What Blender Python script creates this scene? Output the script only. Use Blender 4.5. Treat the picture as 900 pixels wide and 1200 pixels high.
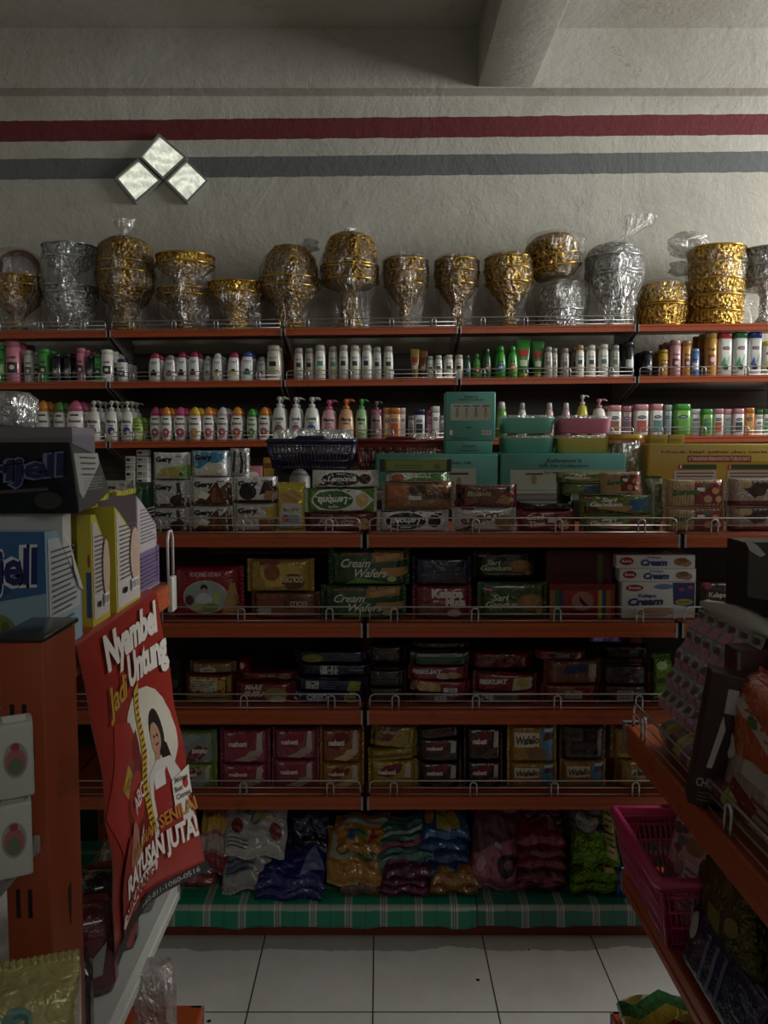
import bpy, bmesh, math, random
from mathutils import Vector, Matrix
from mathutils.geometry import tessellate_polygon
for o in list(bpy.data.objects): bpy.data.objects.remove(o)
S = bpy.context.scene; COL = S.collection
PI = math.pi
# ---------------------------------------------------------------- camera (900x1200 frame)
FPX = 930.0; CH = 1.39; PITCH = math.radians(4.0); FZ = -.059; CX = 445.0; CY = 585.0
cd = bpy.data.cameras.new('camera'); cam = bpy.data.objects.new('camera', cd); COL.objects.link(cam); S.camera = cam
cd.sensor_fit = 'VERTICAL'; cd.sensor_height = 36; cd.sensor_width = 27; cd.lens = FPX/1200*36
cd.shift_x = (450-CX)/1200; cd.shift_y = (CY-600)/1200; cd.clip_start = .02
cam.location = (0, 0, CH); cam.rotation_euler = (PI/2-PITCH, 0, 0)
# ---------------------------------------------------------------- world, daylight, exposure
W = bpy.data.worlds.new('world'); S.world = W; W.use_nodes = True
W.node_tree.nodes['Background'].inputs[0].default_value = (.75, .85, 1, 1); W.node_tree.nodes['Background'].inputs[1].default_value = .12
S.view_settings.view_transform = 'Standard'; S.view_settings.look = 'None'; S.view_settings.gamma = 1
S.view_settings.use_curve_mapping = False; S.view_settings.exposure = 0
def area(name, loc, target, sx, sy, power, color):
    l = bpy.data.lights.new(name, 'AREA'); l.shape = 'RECTANGLE'; l.size = sx; l.size_y = sy; l.energy = power; l.color = color
    o = bpy.data.objects.new(name, l); COL.objects.link(o); o.location = loc
    o.rotation_euler = (Vector(target)-Vector(loc)).to_track_quat('-Z', 'Y').to_euler(); return o
area('daylight_clerestory', (1.9, -1.95, 2.95), (.5, 4.4, 2.0), 2.4, .8, 20, (.98, 1, .93))
area('daylight_side_door', (4.6, 3.1, 2.6), (0, 3.5, 2.4), 1.7, 1.2, 150, (1, 1, .95))
# ---------------------------------------------------------------- pixel -> world
cp, sp = math.cos(PITCH), math.sin(PITCH)
def ray(px, py):
    a = (px-CX)/FPX; b = (CY-py)/FPX
    return Vector((a, cp+b*sp, -sp+b*cp))
def P(px, py, Y):
    r = ray(px, py); return Vector((0, 0, CH))+r*(Y/r.y)
def PX(px, py, X):
    r = ray(px, py); return Vector((0, 0, CH))+r*(X/r.x)
def zat(py, Y): return P(CX, py, Y).z
# ---------------------------------------------------------------- colours, materials
def lin(h):
    if not isinstance(h, str): return tuple(h)+((1,) if len(h) == 3 else ())
    h = h.lstrip('#'); v = [int(h[i:i+2], 16)/255 for i in (0, 2, 4)]; g = .3*v[0]+.59*v[1]+.11*v[2]; v = [c*.8+g*.2 for c in v]
    return tuple([(c/12.92 if c <= .04045 else ((c+.055)/1.055)**2.4) for c in v])+(1,)
class NT:
    def __init__(s, name):
        s.m = bpy.data.materials.new(name); s.m.use_nodes = True; s.t = s.m.node_tree; s.N = s.t.nodes; s.L = s.t.links
        s.b = s.N['Principled BSDF']; s.out = s.N['Material Output']
    def set(s, sock, v):
        if isinstance(v, bpy.types.NodeSocket): s.L.new(v, sock)
        elif v is not None: sock.default_value = v
    def n(s, t, ins=None, out=0, **kw):
        q = s.N.new(t)
        for k, v in kw.items(): setattr(q, k, v)
        for k, v in (ins or {}).items(): s.set(q.inputs[k], v)
        return q.outputs[out]
    def math(s, op, a, b=None, c=None):
        q = s.N.new('ShaderNodeMath'); q.operation = op
        for i, v in enumerate((a, b, c)):
            if v is not None: s.set(q.inputs[i], v)
        return q.outputs[0]
    def mix(s, f, a, b):
        q = s.N.new('ShaderNodeMix'); q.data_type = 'RGBA'
        s.set(q.inputs[0], f); s.set(q.inputs[6], a); s.set(q.inputs[7], b); return q.outputs[2]
    def obj(s): return s.n('ShaderNodeTexCoord', out=3)
    def xyz(s, v=None):
        q = s.N.new('ShaderNodeSeparateXYZ'); s.L.new(v or s.obj(), q.inputs[0]); return q.outputs
    def noise(s, scale, detail=3, vec=None, rough=.5, dist=0):
        return s.n('ShaderNodeTexNoise', {'Vector': vec or s.obj(), 'Scale': scale, 'Detail': detail, 'Roughness': rough, 'Distortion': dist})
    def ramp(s, f, stops):
        q = s.N.new('ShaderNodeValToRGB'); s.L.new(f, q.inputs[0]); e = q.color_ramp.elements
        while len(e) < len(stops): e.new(.5)
        for x, (p, c) in zip(e, stops): x.position = p; x.color = lin(c)
        return q.outputs[0]
    def bump(s, h, st, dist=.01):
        s.L.new(s.n('ShaderNodeBump', {'Height': h, 'Strength': st, 'Distance': dist}), s.b.inputs['Normal'])
    def p(s, **kw):
        for k, v in kw.items(): s.set(s.b.inputs[k.replace('_', ' ')], v)
        return s
_mc = {}
def cached(f):
    def g(*a):
        k = (f.__name__,)+a
        if k not in _mc: _mc[k] = f(*a)
        return _mc[k]
    return g
@cached
def ink(c):            # printed colour
    t = NT('print_'+c.strip('#')); t.p(Base_Color=lin(c), Roughness=.38); return t.m
@cached
def foil(c):           # glossy wrapping film, crinkled
    t = NT('film_'+c.strip('#')); nz = t.math('ADD', t.noise(30, 2, dist=1.8), t.math('MULTIPLY', t.noise(95, 2), .35))
    t.p(Base_Color=lin(c), Roughness=.22, Metallic=.15, Coat_Weight=.9, Coat_Roughness=.06); t.bump(nz, .8, .009); return t.m
@cached
def metalfoil(c):
    t = NT('metal_film_'+c.strip('#')); nz = t.noise(42, 3, dist=2)
    t.p(Base_Color=lin(c), Roughness=.22, Metallic=.75); t.bump(nz, 1, .016); return t.m
@cached
def card(c):
    t = NT('card_'+c.strip('#')); t.p(Base_Color=lin(c), Roughness=.45); t.bump(t.noise(14, 2), .12, .004); return t.m
@cached
def plastic(c):
    t = NT('plastic_'+c.strip('#')); t.p(Base_Color=lin(c), Roughness=.28, Coat_Weight=.3); return t.m
@cached
def paint(c):          # shelf enamel, scuffed
    t = NT('enamel_'+c.strip('#')); nz = t.noise(9, 5, rough=.7)
    d = lin(c); dk = tuple(x*.62 for x in d[:3])+(1,)
    t.p(Base_Color=t.mix(t.math('MULTIPLY', t.math('GREATER_THAN', nz, .6), .55), d, dk), Roughness=t.math('ADD', .25, t.math('MULTIPLY', nz, .25)))
    t.bump(nz, .08, .003); return t.m
@cached
def wire():
    t = NT('chrome_wire'); t.p(Base_Color=(.55, .55, .55, 1), Metallic=.85, Roughness=.35); return t.m
@cached
def clear(c, dens):
    t = NT('clear_film'); mp = t.n('ShaderNodeMapping', {'Vector': t.obj(), 'Scale': (1, 1, .35)}); nz = t.noise(24, 4, vec=mp, dist=2.5); w = t.ramp(nz, [(.46, '#000000'), (.5, '#ffffff'), (.54, '#000000')])
    tr = t.n('ShaderNodeBsdfTransparent', {'Color': (.93, .93, .92, 1)})
    gl = t.n('ShaderNodeBsdfGlossy', {'Color': (.9, .9, .9, 1), 'Roughness': .16, 'Normal': t.n('ShaderNodeBump', {'Height': nz, 'Strength': 1.0, 'Distance': .03})})
    df = t.n('ShaderNodeBsdfDiffuse', {'Color': lin(c)})
    mg = t.n('ShaderNodeMixShader', {0: .25, 1: gl, 2: df})
    f = t.math('ADD', dens, t.math('MULTIPLY', w, .20))  # pale streaks mixed into the film stand in for its highlights
    t.L.new(t.n('ShaderNodeMixShader', {0: f, 1: tr, 2: mg}), t.out.inputs[0]); return t.m
@cached
def ornate(c1, c2, c3):
    t = NT('ornate_metal_foil'); v = t.n('ShaderNodeTexVoronoi', {'Vector': t.obj(), 'Scale': 52.0}); nz = t.noise(70, 4, dist=1)
    k = t.math('ADD', t.math('MULTIPLY', v, .8), t.math('MULTIPLY', nz, .6))
    t.p(Base_Color=t.ramp(k, [(.3, c1), (.5, c2), (.75, c3)]), Metallic=.85, Roughness=.25); t.bump(k, 1.0, .02); return t.m
# ---------------------------------------------------------------- mesh building
class MB:
    def __init__(s): s.v = []; s.f = []; s.fm = []; s.mats = []; s.sm = []
    def mi(s, m):
        if m not in s.mats: s.mats.append(m)
        return s.mats.index(m)
    def add(s, vs, fs, m, smooth=False):
        b = len(s.v); s.v += [tuple(v) for v in vs]; k = s.mi(m)
        for f in fs: s.f.append(tuple(b+i for i in f)); s.fm.append(k); s.sm.append(smooth)
        return s
    def box(s, x0, x1, y0, y1, z0, z1, m, bev=0):
        if bev <= 0:
            vs = [(x, y, z) for z in (z0, z1) for y in (y0, y1) for x in (x0, x1)]
            return s.add(vs, [(0, 2, 3, 1), (4, 5, 7, 6), (0, 1, 5, 4), (2, 6, 7, 3), (0, 4, 6, 2), (1, 3, 7, 5)], m)
        bm = bmesh.new(); bmesh.ops.create_cube(bm, size=1)
        for v in bm.verts: v.co = Vector(((x0+x1)/2+v.co.x*(x1-x0), (y0+y1)/2+v.co.y*(y1-y0), (z0+z1)/2+v.co.z*(z1-z0)))
        bmesh.ops.bevel(bm, geom=list(bm.edges), offset=bev, segments=2, profile=.5, affect='EDGES')
        bm.verts.index_update(); s.add([v.co[:] for v in bm.verts], [[v.index for v in f.verts] for f in bm.faces], m, True); bm.free(); return s
    def tube(s, pts, r, m, seg=6, cyc=False):
        pts = [Vector(p) for p in pts]; n = len(pts); vs = []; fs = []
        for i, p in enumerate(pts):
            a = pts[i-1] if (i > 0 or cyc) else p; b = pts[(i+1) % n] if (i < n-1 or cyc) else p
            d = (b-a).normalized(); u = d.orthogonal().normalized() if i == 0 else (u-d*u.dot(d)).normalized(); w = d.cross(u)
            rr = r[i] if isinstance(r, (list, tuple)) else r
            vs += [p+(u*math.cos(2*PI*k/seg)+w*math.sin(2*PI*k/seg))*rr for k in range(seg)]
        for i in range(n if cyc else n-1):
            j = (i+1) % n
            fs += [(i*seg+k, i*seg+(k+1) % seg, j*seg+(k+1) % seg, j*seg+k) for k in range(seg)]
        if not cyc: fs += [tuple(range(seg))[::-1], tuple((n-1)*seg+k for k in range(seg))]
        return s.add(vs, fs, m, True)
    def loft(s, secs, m, seg=24, e=2.0, cap=True, fn=None):   # secs: (z, rx, ry, xo)
        vs = []; fs = []
        for q in secs:
            z, rx, ry = q[:3]; xo = q[3] if len(q) > 3 else 0
            for k in range(seg):
                t = 2*PI*k/seg; c, d = math.cos(t), math.sin(t)
                x = math.copysign(abs(c)**(2/e), c); y = math.copysign(abs(d)**(2/e), d)
                g = 1 if fn is None else fn(t, z)
                vs.append((xo+rx*x*g, ry*y*g, z))
        for i in range(len(secs)-1):
            fs += [(i*seg+k, i*seg+(k+1) % seg, (i+1)*seg+(k+1) % seg, (i+1)*seg+k) for k in range(seg)]
        if cap: fs += [tuple(range(seg))[::-1], tuple((len(secs)-1)*seg+k for k in range(seg))]
        return s.add(vs, fs, m, True)
    def prism(s, poly, y0, y1, m, axis='y'):       # polygon in (a,b), extruded along axis
        n = len(poly)
        mk = {'y': lambda a, b, c: (a, c, b), 'x': lambda a, b, c: (c, a, b), 'z': lambda a, b, c: (a, b, c)}[axis]
        vs = [mk(a, b, y0) for a, b in poly]+[mk(a, b, y1) for a, b in poly]
        fs = [tuple(range(n)), tuple(range(n, 2*n))[::-1]]+[(i, n+i, n+(i+1) % n, (i+1) % n) for i in range(n)]
        return s.add(vs, fs, m)
    def build(s, name, parent=None, loc=None, rot=None):
        me = bpy.data.meshes.new(name); me.from_pydata(s.v, [], s.f)
        for m in s.mats: me.materials.append(m)
        for p, k, sm in zip(me.polygons, s.fm, s.sm): p.material_index = k; p.use_smooth = sm
        me.update(); bm = bmesh.new(); bm.from_mesh(me)
        if s.recalc: bmesh.ops.recalc_face_normals(bm, faces=bm.faces)
        bm.to_mesh(me); bm.free()
        o = bpy.data.objects.new(name, me); COL.objects.link(o); o.parent = parent
        if loc is not None: o.location = loc
        if rot is not None: o.rotation_euler = rot
        return o
    recalc = True
def tag(o, label=None, cat=None, group=None, kind=None):
    if label: o['label'] = label
    if cat: o['category'] = cat
    if group: o['group'] = group
    if kind: o['kind'] = kind
    return o
def thing(name, label, cat, loc=(0, 0, 0), rot=(0, 0, 0), group=None):
    o = bpy.data.objects.new(name, None); COL.objects.link(o); o.location = loc; o.rotation_euler = rot; o.empty_display_size = .02
    return tag(o, label, cat, group)
def struct(mb, name): return tag(mb.build(name), kind='structure')
# ---------------------------------------------------------------- lettering and print
_tc = {}
def textmesh(s, off=.012, shear=0.0):
    k = (s, off, shear)
    if k not in _tc:
        c = bpy.data.curves.new('t', 'FONT'); c.body = s; c.align_x = 'CENTER'; c.align_y = 'CENTER'; c.offset = off; c.shear = shear
        c.resolution_u = 2; c.fill_mode = 'BOTH'; c.size = 1; c.space_character = .95
        o = bpy.data.objects.new('t', c); COL.objects.link(o); bpy.context.view_layer.update()
        me = bpy.data.meshes.new_from_object(o.evaluated_get(bpy.context.evaluated_depsgraph_get()))
        vs = [(v.co.x, v.co.y) for v in me.vertices]; fs = [tuple(p.vertices) for p in me.polygons]
        w = max([v[0] for v in vs] or [1])-min([v[0] for v in vs] or [0])
        bpy.data.objects.remove(o); bpy.data.curves.remove(c); bpy.data.meshes.remove(me); _tc[k] = (vs, fs, max(w, .1))
    return _tc[k]
class Deco:
    """prints flat shapes on a surface: fmap(u, v, eps) -> point; w,h = size of the face in metres"""
    def __init__(s, fmap, w, h, L=.014): s.f = fmap; s.w = w; s.h = h; s.L = L; s.k = 0; s.base = .0006; s.st = .0002; s.flip = False
    def tris(s, mb, tris, m, eps):
        out = []
        def d(a, b): return math.hypot((a[0]-b[0])*s.w, (a[1]-b[1])*s.h)
        st = list(tris)
        while st:
            a, b, c = st.pop(); l = (d(a, b), d(b, c), d(c, a)); q = max(l)
            if q <= s.L or len(out)+len(st) > 3000: out.append((a, b, c)); continue
            i = l.index(q)
            if i == 1: a, b, c = b, c, a
            elif i == 2: a, b, c = c, a, b
            mdl = ((a[0]+b[0])/2, (a[1]+b[1])/2); st += [(a, mdl, c), (mdl, b, c)]
        vs = {}; L = []; fs = []
        for t in out:
            f = []
            for p in t:
                kk = (round(p[0], 5), round(p[1], 5))
                if kk not in vs: vs[kk] = len(L); L.append(s.f(p[0], p[1], eps))
                f.append(vs[kk])
            if len(set(f)) == 3: fs.append(f)
        mb.add(L, fs, m)
    def poly(s, mb, pts, m):
        if s.flip: pts = [(1-a, 1-b) for a, b in pts]
        s.k += 1; tr = tessellate_polygon([[Vector((a*s.w, b*s.h, 0)) for a, b in pts]])
        s.tris(mb, [tuple(pts[i] for i in t) for t in tr], m, s.base+s.st*s.k)
    def ell(s, mb, cu, cv, ru, rv, m, rot=0):
        n = 20; pts = []
        for i in range(n):
            a = 2*PI*i/n; x = ru*math.cos(a)*s.w; y = rv*math.sin(a)*s.h
            pts.append((cu+(x*math.cos(rot)-y*math.sin(rot))/s.w, cv+(x*math.sin(rot)+y*math.cos(rot))/s.h))
        s.poly(mb, pts, m)
    def text(s, mb, txt, cu, cv, hh, m, width=None, rot=0, shear=0.0, off=.012):
        """hh: letter size as share of face height; width: limit as share of face width"""
        vs, fs, w = textmesh(txt, off, shear); sz = hh*s.h*1.3; sx = sz
        if width: sx = width*s.w/w; sz = min(sz, sx*1.6)
        c, q = math.cos(rot), math.sin(rot); s.k += 1; pts = []
        for x, y in vs:
            X = x*sx; Y = y*sz; a = cu+(X*c-Y*q)/s.w; b = cv+(X*q+Y*c)/s.h
            pts.append((1-a, 1-b) if s.flip else (a, b))
        tr = []
        for f in fs:
            for i in range(1, len(f)-1): tr.append((pts[f[0]], pts[f[i]], pts[f[i+1]]))
        s.tris(mb, tr, m, s.base+.0002+s.st*s.k)
    def draw(s, design, gmb, tmb):
        for d in design:
            t = d[0]
            if t == 'r': s.poly(gmb, [(d[1], d[2]), (d[3], d[2]), (d[3], d[4]), (d[1], d[4])], ink(d[5]))
            elif t == 'e': s.ell(gmb, d[1], d[2], d[3], d[4], ink(d[5]), d[6] if len(d) > 6 else 0)
            elif t == 'p': s.poly(gmb, d[1], ink(d[2]))
            elif t == 'b':      # biscuit picture: cu cv r [colour]
                c = d[4] if len(d) > 4 else '#c08a4a'; r = d[3]; k = s.w/s.h
                s.ell(gmb, d[1], d[2], r, r*k*.9, ink(c)); s.ell(gmb, d[1], d[2]+.01, r*.8, r*k*.7, ink('#d9a964' if c == '#c08a4a' else c))
                for i in range(5): s.ell(gmb, d[1]+r*.45*math.cos(i*1.26), d[2]+r*k*.4*math.sin(i*1.26), r*.1, r*k*.09, ink('#6e4320'))
            elif t == 't':      # text cu cv h colour width rot shear
                s.text(tmb, d[1], d[2], d[3], d[4], ink(d[5]), d[6] if len(d) > 6 else None, d[7] if len(d) > 7 else 0, d[8] if len(d) > 8 else 0, d[9] if len(d) > 9 else .02)
            elif t == 'bar':    # small bar code: u0 v0 u1 v1
                s.poly(gmb, [(d[1], d[2]), (d[3], d[2]), (d[3], d[4]), (d[1], d[4])], ink('#d8d8d4')); n = 9
                for i in range(n):
                    a = d[1]+(d[3]-d[1])*(i+.4)/(n+.4); w = (d[3]-d[1])*(.03 if i % 3 else .05)
                    s.poly(gmb, [(a, d[2]+.02), (a+w, d[2]+.02), (a+w, d[4]-.02), (a, d[4]-.02)], ink('#1c1c1c'))
            elif t == 'lines':  # small print: u0 v0 u1 v1 n colour
                n = d[5]
                for i in range(n):
                    v = d[4]-(d[4]-d[2])*(i+.5)/n; hh = (d[4]-d[2])/n*.17; e = d[3]-(d[3]-d[1])*(.25 if i % 4 == 3 else .03*(i % 3))
                    s.poly(gmb, [(d[1], v-hh), (e, v-hh), (e, v+hh), (d[1], v+hh)], ink(d[6]))
# ================================================================ the room
WALLY = 4.45; BEAMY = 4.35
zb = zat(103, BEAMY); zc = zat(33, BEAMY)
def stripe(x, l, r, Y=WALLY): return zat(l, Y), (zat(r, Y)-zat(l, Y))/(P(900, r, Y).x-P(0, l, Y).x)
def wall_mat(stripes=True, base='#c3c0b6'):
    t = NT('painted_plaster'); o = t.obj(); x = t.xyz(o)
    big = t.noise(1.3, 5, rough=.65); fine = t.noise(28, 5, rough=.7); crack = t.n('ShaderNodeTexNoise', {'Vector': o, 'Scale': 1.7, 'Detail': 8.0, 'Roughness': .62, 'Distortion': .8})
    ck = t.math('MULTIPLY', t.math('LESS_THAN', t.math('ABSOLUTE', t.math('SUBTRACT', crack, .5)), .0014), t.math('GREATER_THAN', big, .56))
    c = t.mix(t.ramp(big, [(.35, '#000000'), (.7, '#ffffff')]), lin(base), lin('#aaa597'))
    if stripes:
        jit = t.math('MULTIPLY', t.math('SUBTRACT', t.noise(14, 4), .5), .012)
        for (l, r, wpx, cc) in ((154, 145.5, 23, '#7e1424'), (198.5, 189.5, 23, '#6c7074')):
            z0 = zat(l, WALLY); xl = P(0, l, WALLY).x; xr = P(900, r, WALLY).x; k = (zat(r, WALLY)-z0)/(xr-xl); hw = wpx/2/FPX*WALLY
            dz = t.math('SUBTRACT', x[2], t.math('MULTIPLY_ADD', x[0], k, z0-k*xl))
            m = t.math('LESS_THAN', t.math('ABSOLUTE', t.math('ADD', dz, jit)), hw)
            c = t.mix(m, c, t.mix(t.math('MULTIPLY', fine, .35), lin(cc), lin('#55504c')))
    c = t.mix(t.math('MULTIPLY', ck, .6), c, lin('#4d4840'))
    st = t.math('GREATER_THAN', t.noise(3.1, 7, rough=.75), .66)
    c = t.mix(t.math('MULTIPLY', st, .22), c, lin('#857e70'))
    t.p(Base_Color=c, Roughness=.82)
    t.bump(t.math('SUBTRACT', t.math('ADD', t.math('MULTIPLY', fine, .35), t.math('MULTIPLY', crack, 1.4)), t.math('MULTIPLY', ck, .3)), .42, .03)
    return t.m
WM = wall_mat(); CM = wall_mat(False, '#b9b7b0')
XL, XR, YB = -3.2, 4.2, -1.5
struct(MB().box(XL, XR, WALLY, WALLY+.15, FZ, zc+.1, WM), 'wall_back')
struct(MB().box(XL-.15, XL, YB, WALLY+.15, FZ, zc+.1, CM), 'wall_left')
m = MB(); m.box(XR, XR+.15, YB, WALLY+.15, FZ, 2.0, CM); m.box(XR, XR+.15, YB, 2.2, 2.0, zc+.1, CM); m.box(XR, XR+.15, 4.0, WALLY+.15, 2.0, zc+.1, CM); m.box(XR, XR+.15, 2.2, 4.0, 3.25, zc+.1, CM)
struct(m, 'wall_right')
m = MB(); m.box(XL, XR, YB-.15, YB, FZ, 2.45, CM); m.box(XL, XR, YB-.15, YB, 3.35, zc+.1, CM); m.box(XL, .3, YB-.15, YB, 2.45, 3.35, CM); m.box(3.3, XR, YB-.15, YB, 2.45, 3.35, CM)
struct(m, 'wall_front')
m = MB(); m.box(XL, XR, YB, WALLY, zc, zc+.1, CM)
struct(m, 'ceiling')
struct(MB().box(XL, XR, BEAMY, WALLY, zb, zc, CM, 0), 'trim_1')
bx0 = P(560, 104, BEAMY).x; bx1 = P(624, 104, BEAMY).x
struct(MB().box(bx0, bx1, YB, BEAMY, zb+.005, zc, CM, .004), 'trim_2')
# floor tiles: joints where the photo has them
t = NT('white_floor_tiles'); x = t.xyz(); TW = .32; yj = 2.25
g0 = P(438, 1098, 2.25).x; gy = P(438, 1186, 1).copy(); r_ = ray(438, 1186); gy = r_.y*((FZ-CH)/r_.z)
def joint(c, off):
    f = t.math('FRACT', t.math('ADD', t.math('DIVIDE', t.math('SUBTRACT', c, off), TW), 100.5)); return t.math('LESS_THAN', t.math('ABSOLUTE', t.math('SUBTRACT', f, .5)), .006)
j = t.math('MAXIMUM', joint(x[0], g0), joint(x[1], gy))
nz = t.noise(5, 6, rough=.7); spot = t.n('ShaderNodeTexVoronoi', {'Vector': t.obj(), 'Scale': 9.0})
spk = t.math('MULTIPLY', t.math('LESS_THAN', spot, .055), t.math('GREATER_THAN', t.noise(4.1, 1), .52))
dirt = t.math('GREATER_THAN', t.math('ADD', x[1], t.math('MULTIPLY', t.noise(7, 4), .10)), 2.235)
c = t.mix(t.ramp(nz, [(.4, '#000000'), (.75, '#ffffff')]), lin('#f0f0ee'), lin('#deded8'))
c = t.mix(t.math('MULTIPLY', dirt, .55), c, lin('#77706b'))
c = t.mix(t.math('MAXIMUM', spk, j), c, lin('#26221f'))
t.p(Base_Color=c, Roughness=.33); t.bump(j, -.3, .003)
struct(MB().box(XL, XR, YB, WALLY, FZ-.1, FZ, t.m), 'floor')
# glass blocks set cornerwise into the wall: each block frame + rippled glass lit by day
def glass_block(n, pts):
    c = [P(a, b, WALLY) for a, b in pts]; ce = sum(c, Vector())/4
    fr = MB(); g = MB(); fm = plastic('#8f958c')
    tt = NT('daylit_rippled_glass'); o = tt.xyz(); nn = tt.n('ShaderNodeTexWave', {'Vector': tt.obj(), 'Scale': 9.0, 'Distortion': 7.0, 'Detail': 2.0, 'Detail Scale': 1.2}, wave_type='RINGS')
    n2 = tt.noise(60, 3)
    tt.p(Base_Color=(.6, .62, .55, 1), Roughness=.12, Emission_Color=lin('#f2f5dc'), Emission_Strength=.5); tt.bump(tt.math('ADD', nn, n2), 1, .02)
    q = tt.math('MULTIPLY_ADD', nn, .3, tt.math('MULTIPLY', n2, .55)); tt.L.new(tt.math('ADD', .25, q), tt.b.inputs['Emission Strength'])
    ins = [ce+(p-ce)*.86 for p in c]
    for i in range(4):
        a, b = c[i], c[(i+1) % 4]; d, e = ins[(i+1) % 4], ins[i]; y = Vector((0, -.035, 0))
        fr.add([a, b, d, e, a+y, b+y, d+y, e+y], [(4, 5, 6, 7), (0, 1, 5, 4), (2, 3, 7, 6)], fm)
    y = Vector((0, -.02, 0)); N = 8; vs = []; fs = []
    for i in range(N+1):
        for k in range(N+1):
            u, v = i/N, k/N; p = (ins[0]*(1-u)+ins[1]*u)*(1-v)+(ins[3]*(1-u)+ins[2]*u)*v
            vs.append(p+y-Vector((0, .012*math.sin(PI*u)*math.sin(PI*v), 0)))
    for i in range(N):
        for k in range(N): a = i*(N+1)+k; fs.append((a, a+1, a+N+2, a+N+1))
    g.add(vs, fs, tt.m, True)
    w = struct(fr, 'window_%d' % n); g.build('glass', w)
glass_block(1, [(188, 159), (221, 187), (193, 213), (165, 186)])
glass_block(2, [(164, 188), (191, 214), (161, 240), (137, 211)])
glass_block(3, [(220, 189), (246, 214), (221, 240), (195, 214)])
# ================================================================ steel racks
OR = '#b8481a'; ORM = paint(OR); GREY = plastic('#9a9a96'); DARK = card('#191614')
def guard(a, b, h, parent, hoops, r=.0024, inward=Vector((0, .004, 0))):
    """wire guard from a to b (ends at shelf level), height h"""
    m = MB(); W_ = wire(); a = a+inward; b = b+inward; d = (b-a); up = Vector((0, 0, 1)); n = d.normalized(); c = h*.3
    arc = [a, a+up*(h-c), a+up*(h-c*.3)+n*c*.3, a+up*h+n*c, b+up*h-n*c, b+up*(h-c*.3)-n*c*.3, b+up*(h-c), b]
    m.tube(arc, r, W_); m.tube([a+up*h*.55, b+up*h*.55], r*.8, W_, 5); m.tube([a+up*h*.12, b+up*h*.12], r*.8, W_, 5)
    k = int(d.length/.07)
    for q in hoops:
        p = a+d*q; w = h*.42; pts = [p-n*w*.5, p-n*w*.5+up*h*.72]
        pts += [p+n*w*.5*math.cos(PI-PI*i/6)+up*(h*.72+w*.5*math.sin(PI*i/6)) for i in range(1, 6)]+[p+n*w*.5+up*h*.72, p+n*w*.5]
        off = inward.normalized()*-r*2; m.tube([x+off for x in pts], r*1.15, W_)
    return m.build('wire_guard', parent)
def shelf(parent, pa, pb, depth, lip, back=Vector((0, 1, 0)), mat=None, groove=True, name='shelf'):
    """board from pa to pb (top front corners); lip hangs down"""
    M_ = mat or ORM; m = MB(); d = (pb-pa).normalized(); up = Vector((0, 0, 1)); n = -back
    prof = [(0, 0), (.004, -.002), (.005, -lip*.28), (.002, -lip*.33), (.002, -lip*.6), (.005, -lip*.66), (.005, -lip*.96), (0, -lip), (-.012, -lip), (-.012, -.006), (-depth, -.006), (-depth, 0)]
    vs = [p+n*q[0]+up*q[1] for p in (pa, pb) for q in prof]; N = len(prof)
    fs = [(i, (i+1) % N, N+(i+1) % N, N+i) for i in range(N)]+[(0, 1, 2, 3, 4, 5, 6, 7, 8, 9, 10, 11), tuple(N+11-i for i in range(12))]
    m.add(vs, fs, M_); o = m.build(name, parent)
    for p, s in ((pa, 1), (pb, -1)):
        e = MB(); q = p+n*.006; vs = [q, q+d*s*.006, q+d*s*.006-up*lip, q-up*lip]; e.add([*vs, *[v-n*.03 for v in vs]], [(0, 1, 2, 3), (4, 5, 6, 7), (0, 1, 5, 4), (2, 3, 7, 6), (0, 3, 7, 4), (1, 2, 6, 5)], GREY); e.build('rail_end', o)
    return o
def upright(parent, x, y, z0, z1, w=.03, d=.05, slots=True):
    m = MB(); m.box(x-w/2, x+w/2, y, y+d, z0, z1, ORM, .002)
    if slots:
        z = z0+.05
        while z < z1-.03:
            for k in (-.22, .22): m.box(x+w*k-.002, x+w*k+.002, y-.0006, y+.001, z, z+.022, DARK)
            z += .05
    return m.build('upright', parent)
# ---- wall rack
WY = 4.0; WD = .38
rack = thing('wall_shelving_rack', 'tall orange steel shelving rack against the striped plaster wall', 'shelving', (0, WY, 0))
rk = Vector((0, -WY, 0))
joints = [-79, 127, 332, 538, 746, 955]
rows = {'A': (388.5, 378.5, .036), 'B': (448.5, 439.5, .034), 'C': (518.5, 510, .034), 'D': (606, 600, .034)}
def shelfz(key, x):
    l, r, _ = rows[key]; a = P(0, l, WY); b = P(900, r, WY); return a.z+(b.z-a.z)*(x-a.x)/(b.x-a.x)
back = MB(); t = NT('grey_perforated_back'); nzz = t.noise(6, 4); t.p(Base_Color=t.mix(nzz, lin('#57524b'), lin('#3a3632')), Roughness=.55)
x0 = P(joints[0], 440, WY).x; x1 = P(joints[-1], 440, WY).x
back.box(x0, x1, WD, WD+.012, .1, 1.88, t.m)
for zz in [z/100 for z in range(15, 185, 9)]: back.box(x0, x1, WD-.003, WD, zz, zz+.004, DARK)
back.build('back_panel', rack)
for j_ in joints:
    xx = P(j_, 440, WY).x; upright(rack, xx, WD-.03, FZ, 1.93)
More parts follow.
